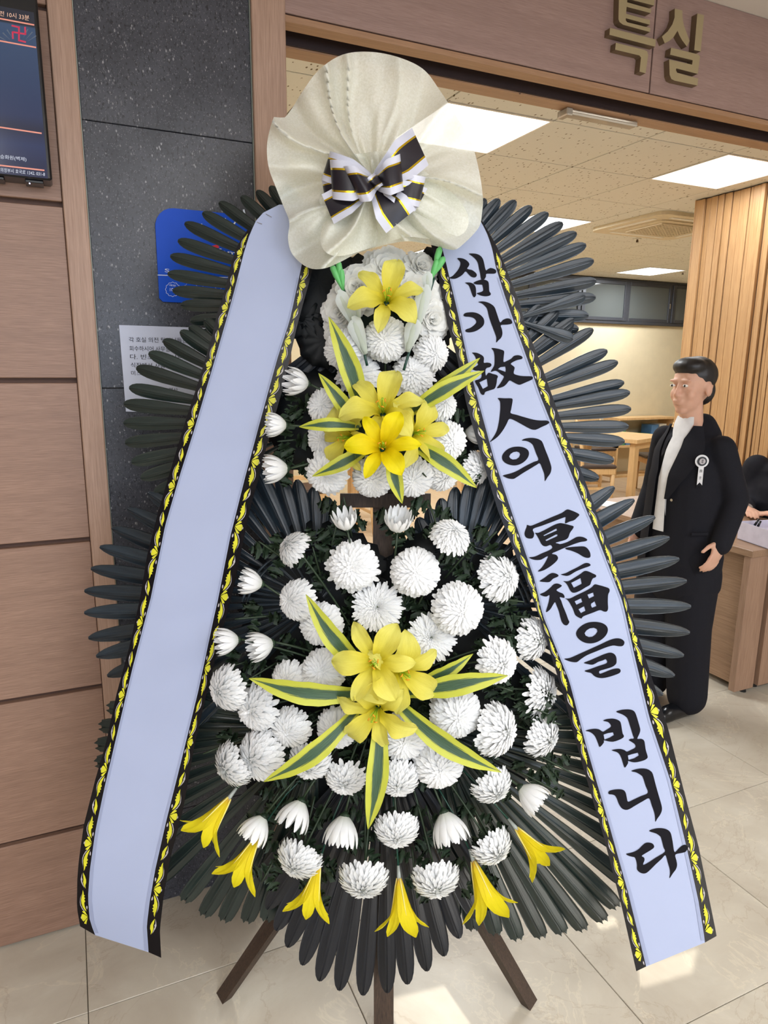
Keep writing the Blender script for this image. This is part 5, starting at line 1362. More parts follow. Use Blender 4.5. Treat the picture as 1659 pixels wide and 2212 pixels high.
# ------------------------------------------------------------------ striped leaves
def striped(bx, by, tx, ty, wpx, w0, w1, label, bend=.0):
    B, Tp = WP(bx, by, w0), WP(tx, ty, w1); d = Tp-B; L = np.linalg.norm(d); d = d/L; z = nrm(NW-d*(NW@d)); x = np.cross(d, z); hw = wpx*MPP((bx+tx)/2, (by+ty)/2, w0)*.5
    rows = 18; V = []; F = []; UV = []; cols = [-1, -.6, -.25, 0, .25, .6, 1]
    for i in range(rows+1):
        t = i/rows; k = interp([(0, .45), (.2, .72), (.4, .96), (.5, 1.0), (.7, .80), (.85, .50), (.95, .20), (1, .02)], t)
        c0 = B+d*L*t+z*.022*math.sin(math.pi*t)+x*bend*math.sin(math.pi*t)*L
        for c in cols: V.append(c0+x*c*hw*k+z*(.20*hw*k*c*c+.0015*math.sin(t*30+c*3)*abs(c))); UV.append((c*.5+.5, t))
    n = len(cols)
    for i in range(rows):
        for j in range(n-1): F.append((i*n+j, i*n+j+1, (i+1)*n+j+1, (i+1)*n+j))
    m0 = len(V); V += [v-z*.0008 for v in V]; UV += UV; F += [tuple(reversed([i+m0 for i in f])) for f in F]
    o = bpy.data.objects.new('striped_leaf', mesh_data('striped_leaf', V, F, [M_STRIPE], None, UV)); COL.objects.link(o)
    tag(o, label, 'leaf', 'yellow edged striped leaves round the lilies')
S = 'yellow edged green leaf '
for a in [(788,905,710,684,47,.125,.16,'long '+S+'standing upright at the upper left',.03),
          (775,925,688,806,34,.120,.15,'short striped '+S+'pointing upper left beside the upper lilies',.02),
          (775,922,646,922,30,.165,.17,'striped '+S+'pointing straight left from the upper lilies',.03),
          (800,965,674,1029,33,.145,.16,'striped '+S+'pointing lower left from the upper lilies',-.03),
          (890,880,1037,773,33,.120,.15,S+'pointing upper right, higher of the pair above the upper lilies',.03),
          (880,895,1046,801,38,.140,.17,S+'pointing upper right, lower of the pair above the upper lilies',-.03),
          (885,955,1030,1054,40,.150,.17,'striped '+S+'pointing lower right from the upper lilies',-.03),
          (842,980,869,1088,34,.150,.16,'short striped '+S+'pointing down from the upper lilies',.02),
          (800,1455,661,1284,46,.175,.185,'striped '+S+'pointing upper left from the lower lilies',-.04),
          (790,1497,538,1465,52,.165,.185,'long striped '+S+'pointing straight left from the lower lilies',-.03),
          (770,1535,570,1688,46,.170,.185,'striped '+S+'pointing lower left from the lower lilies',-.04),
          (820,1540,795,1791,48,.170,.185,'long striped '+S+'hanging straight down from the lower lilies',-.03),
          (850,1510,1083,1668,48,.160,.185,'striped '+S+'pointing lower right from the lower lilies',.04),
          (880,1497,1097,1459,50,.150,.185,'long striped '+S+'pointing right from the lower lilies',-.04),
          (885,1480,1022,1412,34,.135,.16,'short striped '+S+'pointing upper right behind the lower lilies',.02)]: striped(*a)

# ------------------------------------------------------------------ white bud spikes with green tips
def spike(pts_px, buds, greens, label):
    w = .115; P = [WP(x, y, w+.0*i) for i, (x, y) in enumerate(pts_px)]
    t = thing('bud_spike', label, 'flower bud', P[0], 'white bud spikes with green tips')
    sub('stem', MB().tube(catmull(P, 4, False), .0026, 6).data('stem', [M_WIRE], True), t)
    for (bx, by, tx, ty, wd) in buds:
        B, Tp = WP(bx, by, w+.008), WP(tx, ty, w+.022); d = Tp-B; L = np.linalg.norm(d); d = d/L; z = nrm(NW-d*(NW@d)); x = np.cross(d, z); R = wd*MPP(bx, by, w)*.5
        b_ = sub('bud', MB().tube([B+d*L*q for q in (0, .15, .4, .7, .9, 1)], [R*.25, R*.45, R*.7, R*.85, R*.7, R*.25], 10).data('bud', [M_BUDW], True), t)
        for s in (-1, 1):
            V, F, UV = [], [], []; rows = 8
            for i in range(rows+1):
                q = i/rows; k = R*interp([(0, .25), (.5, .8), (.85, 1.0), (1, .35)], q)
                for c in (-1, 0, 1): V.append(B+d*L*q*(1.08 if s > 0 else 1.0)+x*(s*k*.5+c*k*.75)+z*(R*.55*math.sin(q*2.2)+k*.25*(1-abs(c)))); UV.append((c*.5+.5, q))
            for i in range(rows):
                for j in (0, 1): a = i*3+j; F.append((a, a+1, a+4, a+3))
            sub('petal', mesh_data('bud_petal', V, F, [M_BUDW], None, UV), b_)
    for (bx, by, tx, ty, wd) in greens:
        B, Tp = WP(bx, by, w+.012), WP(tx, ty, w+.02); d = Tp-B; R = wd*MPP(bx, by, w)*.5
        sub('green_bud', MB().tube([B, B+d*.3, B+d*.6, B+d*.88, B+d], [R*.35, R*.6, R*.95, R*.9, R*.35], 9).data('green_bud', [M_BUDG], True), t, label='bright green folded tip bud')
spike([(793,790),(775,715),(752,650),(741,622)], [(771,712,732,634,26),(790,765,762,690,30),(775,700,768,648,18)],
      [(741,627,716,572,15),(741,627,730,562,14),(742,627,737,580,13)], 'white bud spike with bright green tips, left of the single upper lily')
spike([(872,800),(898,715),(922,650),(938,600)], [(898,716,918,622,28),(880,760,896,694,30),(925,640,922,590,20)],
      [(936,588,951,533,15),(932,600,960,555,16),(928,612,945,560,14)], 'white bud spike with bright green tips, right of the single upper lily')

# ------------------------------------------------------------------ non-woven wrap round the top
def sheet(c, outline, w_c, w_edge, ridges, name='sheet', amp=1.0, seed=1):
    C0 = np.array(c, float); O = [np.array(p, float) for p in catmull(outline, 5)]
    ang = np.array([math.atan2(p[1]-C0[1], p[0]-C0[0]) for p in O]); rad = np.array([np.linalg.norm(p-C0) for p in O])
    order = np.argsort(ang); ang, rad = ang[order], rad[order]; ang = np.r_[ang-2*math.pi, ang, ang+2*math.pi]; rad = np.r_[rad, rad, rad]
    nT, nR = 240, 26; rg = random.Random(seed); ph = [rg.uniform(0, 6.28) for _ in range(6)]; P = []
    for i in range(nR+1):
        rho = (i/nR)**.9; row = []
        for j in range(nT+1):
            th = -math.pi+2*math.pi*j/nT; R_ = float(np.interp(th, ang, rad)); x, y = C0+np.array([math.cos(th), math.sin(th)])*R_*max(rho, .015)
            we = interp(w_edge, th); w = lerp(w_c, we, rho**.55)
            pl = 0.0
            for (tx, ty, a_, sg) in ridges:
                tr = math.atan2(ty-C0[1], tx-C0[0]); d = (th-tr+math.pi) % (2*math.pi)-math.pi; d += .12*math.sin(rho*4+tr*3)
                pl += a_*math.exp(-abs(d/sg)**1.3)
            w += amp*(pl*rho**.8*(1-.25*rho)+.0045*math.sin(17*th+ph[0]+2*rho)*(1-rho)**.6*min(1, rho*5)+.006*math.sin(5*th+ph[1]+5*rho)*rho+.004*math.sin(9*th+ph[2]-3*rho)*rho
                  +.0022*math.sin(31*th+ph[3]+6*rho)*rho*(1-rho)+.003*math.sin(x*.045+ph[4])*math.sin(y*.05+ph[5])*rho)
            row.append(WP(x, y, w))
        P.append(row)
    return MB().grid(P).data(name, [M_WRAP], True)
wt = thing('flower_wrap', 'cream translucent non-woven wrap gathered behind the black and white bow, top of the wreath', 'wrap', WP(805, 520, .03))
OUT = [(800,112),(862,124),(915,150),(950,195),(985,250),(1018,308),(1034,365),(1043,425),(1041,462),(1034,492),(1000,528),(978,540),(935,530),(880,521),(820,532),(770,548),(735,566),(700,580),(665,578),(632,550),(622,515),(625,480),(612,445),(596,405),(580,360),(577,310),(588,262),(597,248),(612,256),(632,232),(655,195),(690,150),(740,118)]
RIDG = [(600,252,.045,.045),(632,222,-.026,.10),(686,165,.040,.035),(722,150,-.020,.09),(752,230,.036,.035),(800,150,-.012,.12),(848,150,.014,.06),(905,210,-.012,.10),(965,260,.016,.05),(1010,330,-.012,.10),(1036,400,.030,.04),(1042,460,-.008,.10),(990,520,.020,.07),(930,540,-.016,.10),(860,520,.020,.08),(780,545,-.018,.09),(715,575,.030,.07),(660,565,-.016,.09),(625,500,.026,.06),(598,420,-.018,.10),(580,330,.014,.10)]
sub('sheet', sheet((806, 392), OUT, .125, [(-3.15, .095), (-2.4, .075), (-1.57, .045), (-.8, .060), (-.3, .080), (0, .105), (.3, .118), (.8, .125), (1.57, .115), (2.3, .125), (3.15, .095)], RIDG, 'outer_sheet', 2.2), wt)
OUT2 = [(790,330),(860,330),(930,380),(985,425),(1012,470),(1000,505),(950,518),(880,512),(810,532),(745,552),(708,548),(692,520),(700,470),(690,430),(705,380),(750,340)]
R2 = [(1000,440,.016,.10),(940,510,-.014,.12),(880,520,.022,.10),(800,540,-.02,.12),(720,552,.035,.10),(690,500,-.02,.12),(700,430,.018,.12)]
sub('sheet', sheet((806, 392), OUT2, .135, [(-3.15, .110), (0, .115), (.8, .135), (1.57, .140), (2.3, .150), (3.15, .110)], R2, 'inner_sheet', 1.9, 5), wt)

# ------------------------------------------------------------------ bow
bow = thing('bow', 'black and white satin bow with gold lines tied on the cream wrap', 'bow', WP(809, 394, .13))
BANDS = [(-1, -.60, 1), (-.60, -.50, 2), (-.50, .50, 0), (.50, .60, 2), (.60, 1, 1)]
def bow_strip(path, wid, name, shrink, tip_v=0.0, skew=0.0, side=None):
    """path: (x, y, w) frame pixels + distance; wid in px; band 0 black, 1 white, 2 gold"""
    P = catmull([np.array(p, float) for p in path], 8, False); n = len(P); pts = [WP(p[0], p[1], p[2]) for p in P]; mp = MPP(809, 394, .14)
    V = []; F = []; Mi = []; cs = sorted({b for a in BANDS for b in a[:2]}|{-.8, -.25, 0, .25, .8})
    main = nrm(pts[n//2]-pts[0]) if side is None else None
    for i, p in enumerate(pts):
        t = i/(n-1); d = nrm(pts[min(n-1, i+1)]-pts[max(0, i-1)])
        x = nrm(np.cross(NW, main)) if side is None else nrm(side-d*(side@d)); nn = np.cross(d, x)
        k = shrink(t)
        for c in cs:
            V.append(p+x*c*wid*.5*mp*k+d*(skew*c+tip_v*abs(c)*(t > .999))*wid*mp*.5*(t if name == 'tail' else 0)+NW*(.0035*math.sin(c*7+t*3)*(1-k)*1.5+.0015*math.sin(t*9+c*2)))
    m = len(cs)
    for i in range(n-1):
        for j in range(m-1):
            F.append((i*m+j, i*m+j+1, (i+1)*m+j+1, (i+1)*m+j)); c = (cs[j]+cs[j+1])/2
            Mi.append(next(b[2] for b in BANDS if b[0] <= c <= b[1]))
    return mesh_data(name, V, F, [M_BOWB, M_BOWW, M_GOLD], Mi)
K = (809, 394, .150)
tails = [((908, 316, .150), 84, .10), ((866, 478, .165), 80, -.15), ((708, 452, .160), 66, .25), ((910, 432, .145), 56, .0)]
for (e, wd, sk) in tails:
    mid = ((K[0]+e[0])/2, (K[1]+e[1])/2, .172)
    sub('tail', bow_strip([K, mid, e], wd, 'tail', lambda t: lerp(.22, 1.0, min(1, t*1.6)**.8), -.0, sk), bow)
loops = [((868, 372), 74, .180), ((760, 398), 78, .192), ((716, 388), 80, .175), ((704, 358), 62, .150), ((912, 415), 64, .155), ((700, 415), 54, .145)]
for (e, wd, wt_) in loops:
    kx, ky = K[0], K[1]; f = lambda q, w: (kx+(e[0]-kx)*q, ky+(e[1]-ky)*q, w)
    path = [K, f(.35, wt_+.010), f(.75, wt_+.014), f(.98, wt_+.002), f(.96, wt_-.020), f(.6, wt_-.026), f(.2, .150)]
    sub('loop', bow_strip(path, wd, 'loop', lambda t: lerp(.25, 1.0, min(1, min(t, 1-t)*4.2)**.8)), bow)
sub('knot', bow_strip([(822, 382, .165), (816, 388, .183), (806, 396, .186), (798, 404, .165)], 34, 'knot', lambda t: 1.0), bow)

# ------------------------------------------------------------------ reception desk and what is on it
ZT = .715
dk = thing('reception_desk', 'brown wood veneer reception desk behind the man in black, at the right edge', 'desk', (3.1, 2.65, 0))
DX0, DX1, DY0, DY1 = 2.763, 3.45, 2.060, 3.30
sub('desk_top', MB().box((DX0, DY0, ZT-.032), (DX1, DY1, ZT), bev=.0015).data('desk_top', [M_WDESK]), dk)
sub('modesty_panel', MB().box((DX0+.045, DY0+.05, .035), (DX0+.063, DY1-.03, ZT-.033)).data('modesty_panel', [M_WDESK]), dk)
sub('side_panel', MB().box((DX0+.006, DY0+.012, .018), (DX0+.135, DY0+.045, ZT-.0325), bev=.001).data('side_panel', [M_WDESKV]), dk)
sub('side_panel', MB().box((DX0+.006, DY1-.045, .018), (DX1-.02, DY1-.012, ZT-.0325), bev=.001).data('side_panel', [M_WDESKV]), dk)
sub('drawer_pedestal', MB().box((DX0+.150, DY0-.002, .03), (DX1-.01, DY0+.16, ZT-.0335), bev=.001).data('drawer_pedestal', [M_WDESKV]), dk)
for (x, y) in ((DX0+.09, DY0+.03), (DX0+.19, DY0+.05), (DX1-.06, DY0+.05), (DX0+.06, DY1-.03), (DX1-.06, DY1-.03)):
    sub('levelling_foot', MB().tube([(x, y, 0), (x, y, .010), (x, y, .032)], [.016, .014, .006], 10).data('levelling_foot', [M_BLACKM]), dk)
# card tray
A = on_axis(1592, 1164, 2, ZT); B = on_axis(1659, 1187, 2, ZT); u = nrm(B-A); v = np.array([-u[1], u[0], 0.0]); v = v if v[0] > 0 else -v
def obox(mb, o, u, v, a0, a1, b0, b1, z0, z1, m=0):
    P = [o+u*a+v*b for a, b in ((a0, b0), (a1, b0), (a1, b1), (a0, b1))]
    V = [(p[0], p[1], z0) for p in P]+[(p[0], p[1], z1) for p in P]
    mb.add(V, [(0, 3, 2, 1), (4, 5, 6, 7), (0, 1, 5, 4), (1, 2, 6, 5), (2, 3, 7, 6), (3, 0, 4, 7)], m); return mb
bx = thing('card_box', 'lavender white open card box with pens at the near corner of the desk', 'box', A+np.array([.1, -.05, 0]))
LU, LV, BH = .235, .24, .088
sub('floor_panel', obox(MB(), A, u, v, 0, LU, 0, LV, ZT+.002, ZT+.005).data('floor_panel', [M_BOX]), bx)
for (a0, a1, b0, b1) in ((0, LU, 0, .003), (0, LU, LV-.003, LV), (0, .003, .003, LV-.003), (LU-.003, LU, .003, LV-.003)):
    sub('side_wall', obox(MB(), A, u, v, a0, a1, b0, b1, ZT+.002, ZT+BH).data('side_wall', [M_BOX]), bx)
sub('divider', obox(MB(), A, u, v, .125, .128, .02, LV-.003, ZT+.005, ZT+BH-.006).data('divider', [M_BOX]), bx)
for (a, b, c, d, lb) in ((.035, .015, .045, .07, 'blue pen with black cap leaning in the card box, left one'), (.075, .010, .080, .05, 'blue pen with black cap leaning in the card box, right one')):
    p0 = A+u*a+v*b+np.array([0, 0, .006]); p1 = A+u*c+v*d+np.array([0, 0, .105]); t = thing('pen', lb, 'pen', p0, 'pens in the card box')
    sub('barrel', MB().tube([p0, lerp(p0, p1, .7)], .0055, 8).data('barrel', [plain('pen_blue', srgb(140,190,222), .4)], True), t)
    sub('cap', MB().tube([lerp(p0, p1, .68), p1], [.0062, .0050], 8).data('cap', [M_BLACKM], True), t)
# guest book
gq = [on_axis(x, y, 2, ZT+.004) for x, y in ((1530, 1139), (1549, 1150), (1597, 1143), (1590, 1122), (1560, 1117))]
gb = thing('guest_book', 'open white guest book with black cover lying on the desk beside the card box', 'book', gq[1])
ctr = np.mean(gq, axis=0); cov = [p+(p-ctr)*.04 for p in gq]
sub('cover', MB().prism([(p[0], p[1], ZT+.001) for p in cov], (0, 0, .003)).data('cover', [M_BLACKM]), gb)
sub('pages', MB().prism([(p[0], p[1], ZT+.0045) for p in gq], (0, 0, .007)).data('pages', [M_PAPERW]), gb)
for (q, lb) in (([(1296, 1092), (1328, 1099), (1338, 1087), (1306, 1082)], 'white sheet standing in for glare on the far end of the desk'),):
    P = [on_axis(x, y, 2, ZT+.001) for x, y in q]; o = bpy.data.objects.new('paper_sheet', MB().prism(P, (0, 0, .003)).data('paper_sheet', [M_PAPERW])); COL.objects.link(o); tag(o, lb, 'glare')  # white sheet imitates the glare on the glossy desk top

# ------------------------------------------------------------------ dining tables and chairs
def dining_table(x, y, sx, sy, rz, label, zt=.72):
    m = Matrix.Translation(Vector((x, y, 0))) @ Matrix.Rotation(rz, 4, 'Z'); t = thing('dining_table', label, 'table', mw=m, group='light wood dining tables')
    sub('table_top', MB().box((-sx, -sy, zt-.045), (sx, sy, zt), bev=.003).data('table_top', [M_WLIGHT]), t, m)
    for (a, b) in ((-1, -1), (1, -1), (1, 1), (-1, 1)):
        cx, cy = a*(sx-.10), b*(sy-.075); sub('leg', MB().box((cx-.05, cy-.035, 0), (cx+.05, cy+.035, zt-.046), bev=.004).data('leg', [M_WLIGHT]), t, m)
    sub('apron', MB().box((-sx+.15, -sy+.05, zt-.12), (sx-.15, -sy+.07, zt-.046)).box((-sx+.15, sy-.07, zt-.12), (sx-.15, sy-.05, zt-.046)).data('apron', [M_WLIGHT]), t, m)
def dining_chair(x, y, rz, label, w=M_WLIGHT, seat=M_SEAT, solid=False, group='light wood dining chairs', bh=.84):
    """faces local -Y, the backrest is at +Y"""
    m = Matrix.Translation(Vector((x, y, 0))) @ Matrix.Rotation(rz, 4, 'Z'); t = thing('dining_chair', label, 'chair', mw=m, group=group)
    sub('seat', MB().box((-.205, -.20, .425), (.205, .20, .465), bev=.012).data('seat', [seat]), t, m)
    sub('seat_frame', MB().box((-.195, -.19, .36), (.195, .19, .424), bev=.003).data('seat_frame', [w]), t, m)
    for s in (-1, 1):
        sub('leg', MB().tube([(s*.175, -.17, 0), (s*.175, -.17, .36)], [.019, .024], 8).data('leg', [w], True), t, m)
        sub('leg', MB().tube([(s*.175, .235, 0), (s*.175, .19, .18), (s*.175, .178, .42), (s*.175, .195, .62), (s*.175, .245, bh)], [.017, .02, .022, .02, .018], 8).data('leg', [w], True), t, m)
        sub('stretcher', MB().box((s*.175-.009, -.16, .19), (s*.175+.009, .185, .215)).data('stretcher', [w]), t, m)
    b = MB()
    if solid: b.box((-.165, .205, .52), (.165, .222, bh-.02), bev=.004)
    else:
        b.box((-.172, .222, bh-.14), (.172, .242, bh-.005), bev=.005); sub('back_rail', MB().box((-.165, .200, .56), (.165, .215, .60), bev=.003).data('back_rail', [w]), t, m)
    sub('backrest', b.data('backrest', [w]), t, m)
dining_table(5.98, 6.55, .42, .55, math.radians(20), 'light wood dining table with thick legs, left of the man in black')
dining_table(4.75, 7.0, .36, .50, math.radians(20), 'light wood dining table further left, seen between palm leaflets')
dining_table(2.2, 6.5, .7, .45, 0.1, 'light wood dining table seen through the gap beside the centre post')
for a in [(6.62, 6.40, math.radians(-115), 'light wood chair with dark seat right of the dining table, beside the man'),
          (6.42, 7.30, math.radians(-10), 'light wood chair behind the dining table, its back just left of the man'),
          (5.72, 7.36, math.radians(-5), 'light wood chair behind the dining table, its back above the palm leaflet tip'),
          (5.30, 6.05, math.radians(70), 'light wood chair at the left of the dining tables, mostly behind the ribbon'),
          (2.6, 5.80, math.radians(180), 'light wood chair seen low between the centre post and the palm leaflets'),
          (1.8, 5.75, math.radians(180), 'light wood chair glimpsed through the leaflets left of the centre post')]: dining_chair(*a)
dining_chair(3.86, 3.02, math.radians(-115), 'brown wooden chair with solid back behind the reception desk', M_CHAIRW, M_CHAIRW, True, None, .80)
shf = thing('low_shelf', 'low shelf with green and blue goods against the back wall, seen under the dining table', 'shelf', (7.2, 7.5, 0))
sub('carcass', MB().box((6.85, 7.36, 0), (7.9, 7.66, .03)).box((6.85, 7.36, .42), (7.9, 7.66, .45)).box((6.85, 7.36, .8), (7.9, 7.66, .83)).box((6.85, 7.36, .03), (6.88, 7.66, .8)).box((7.87, 7.36, .03), (7.9, 7.66, .8)).data('carcass', [M_WLIGHT]), shf)
rg = random.Random(8)
GC = [plain('pack_green', srgb(60,140,96), .5), plain('pack_blue', srgb(84,130,180), .5), plain('pack_white', srgb(214,214,204), .5)]
for k, (nm, c, h) in enumerate((('tall green', 0, .30), ('low blue', 1, .16), ('low white', 2, .14), ('low green', 0, .15), ('tall blue', 1, .27), ('tall white', 2, .28))):
    x = 6.90+.15*k; z = .4505
    o = bpy.data.objects.new('goods_pack', MB().box((x, 7.40, z), (x+.13, 7.60, z+h), bev=.003).data('goods_pack', [GC[c]])); COL.objects.link(o)
    tag(o, nm+' pack standing on the low shelf at the back wall', 'pack', 'packs on the low shelf')

# ------------------------------------------------------------------ people
def capsule(mb, p0, r0, p1, r1, n=14, sq=1.0, side=None):
    p0, p1 = np.array(p0, float), np.array(p1, float); d = p1-p0; L = np.linalg.norm(d); d = d/(L+1e-9)
    a = side if side is not None else (np.array([0, 0, 1.0]) if abs(d[2]) < .9 else np.array([1.0, 0, 0])); a = np.array(a, float)
    x = nrm(a-d*(a@d)); y = np.cross(d, x); rings = []
    for k in range(1, 5): ph = math.pi/2*k/4; rings.append((p0-d*r0*math.cos(ph), r0*math.sin(ph)))
    for k in range(0, 4): ph = math.pi/2*k/4; rings.append((p1+d*r1*math.sin(ph), r1*math.cos(ph)))
    V = [p0-d*r0]
    for c, r in rings:
        for k in range(n): q = 2*math.pi*k/n; V.append(c+x*r*math.cos(q)*sq+y*r*math.sin(q))
    V.append(p1+d*r1); F = [(0, 1+(k+1) % n, 1+k) for k in range(n)]
    for i in range(len(rings)-1):
        for k in range(n): k2 = (k+1) % n; b = 1+i*n; F.append((b+k, b+k2, b+n+k2, b+n+k))
    b = 1+(len(rings)-1)*n; e = len(V)-1; F += [(b+k, b+(k+1) % n, e) for k in range(n)]
    mb.add(V, F); return mb
def ellipsoid(mb, c, ax, n=16, m=10):
    """ax = three half-axis vectors"""
    V = [np.array(c)-ax[2]]
    for i in range(1, m):
        t = -math.pi/2+math.pi*i/m
        for k in range(n): q = 2*math.pi*k/n; V.append(np.array(c)+ax[0]*math.cos(t)*math.cos(q)+ax[1]*math.cos(t)*math.sin(q)+ax[2]*math.sin(t))
    V.append(np.array(c)+ax[2]); F = [(0, 1+(k+1) % n, 1+k) for k in range(n)]
    for i in range(m-2):
        for k in range(n): k2 = (k+1) % n; b = 1+i*n; F.append((b+k, b+k2, b+n+k2, b+n+k))
    b = 1+(m-2)*n; e = len(V)-1; F += [(b+k, b+(k+1) % n, e) for k in range(n)]
    mb.add(V, F); return mb
def fused(mb, name, mat, voxel=.007, smooth_it=4):
    me = mb.data(name, [mat], True); o = bpy.data.objects.new('tmp', me); COL.objects.link(o)
    r = o.modifiers.new('r', 'REMESH'); r.mode = 'VOXEL'; r.voxel_size = voxel; r.use_smooth_shade = True
    s = o.modifiers.new('s', 'SMOOTH'); s.factor = .5; s.iterations = smooth_it
    dg = bpy.context.evaluated_depsgraph_get(); dg.update(); out = bpy.data.meshes.new_from_object(o.evaluated_get(dg))
    bpy.data.objects.remove(o); out.name = name
    out.polygons.foreach_set('use_smooth', [True]*len(out.polygons))
    return out
def head_parts(mb, c, f, l, u, s=1.0):
    """skull, jaw, nose, brow, lips, ears; c = head centre"""
    ellipsoid(mb, c+u*.022*s-f*.010*s, [l*.073*s, f*.092*s, u*.090*s]); ellipsoid(mb, c-u*.040*s+f*.022*s, [l*.056*s, f*.062*s, u*.070*s])
    ellipsoid(mb, c-u*.092*s+f*.052*s, [l*.026*s, f*.022*s, u*.018*s]); capsule(mb, c+u*.012*s+f*.080*s, .006*s, c-u*.030*s+f*.096*s, .009*s)
    for q in (-1, 1):
        ellipsoid(mb, c-u*.033*s+f*.090*s+l*.010*s*q, [l*.007*s, f*.008*s, u*.006*s]); ellipsoid(mb, c+u*.026*s+f*.077*s+l*.028*s*q, [l*.024*s, f*.010*s, u*.007*s])
        ellipsoid(mb, c-u*.030*s+f*.052*s+l*.034*s*q, [l*.022*s, f*.022*s, u*.028*s]); ellipsoid(mb, c-u*.008*s-f*.008*s+l*.075*s*q, [l*.009*s, f*.020*s, u*.030*s])
    ellipsoid(mb, c-u*.055*s+f*.082*s, [l*.024*s, f*.010*s, u*.0055*s]); ellipsoid(mb, c-u*.066*s+f*.080*s, [l*.020*s, f*.010*s, u*.0065*s])
def hand_parts(mb, w, d, pn, th, s=1.0, curl=.35):
    """w wrist, d fingers' direction, pn palm normal, th thumb side"""
    d = nrm(d); pn = nrm(pn-d*(pn@d)); th = nrm(th-d*(th@d)-pn*(th@pn))
    ellipsoid(mb, w+d*.045*s, [th*.038*s, d*.052*s, pn*.016*s])
    for k, (o, L) in enumerate(((.028, .068), (.010, .076), (-.009, .070), (-.026, .055))):
        p = w+d*.082*s+th*o*s; a = .0; r = .0088*s
        for q in range(3):
            a += curl*(.6+.3*q); dd = nrm(d*math.cos(a)+pn*math.sin(a)); p2 = p+dd*L*s*(.42, .33, .25)[q]; capsule(mb, p, r, p2, r*.9, 10); p = p2; r *= .9
    p = w+d*.018*s+th*.028*s; p2 = p+nrm(d*.75+th*.65+pn*.25)*.042*s; p3 = p2+nrm(d*.9+th*.25+pn*.35)*.032*s
    capsule(mb, p, .012*s, p2, .010*s, 10); capsule(mb, p2, .010*s, p3, .008*s, 10)

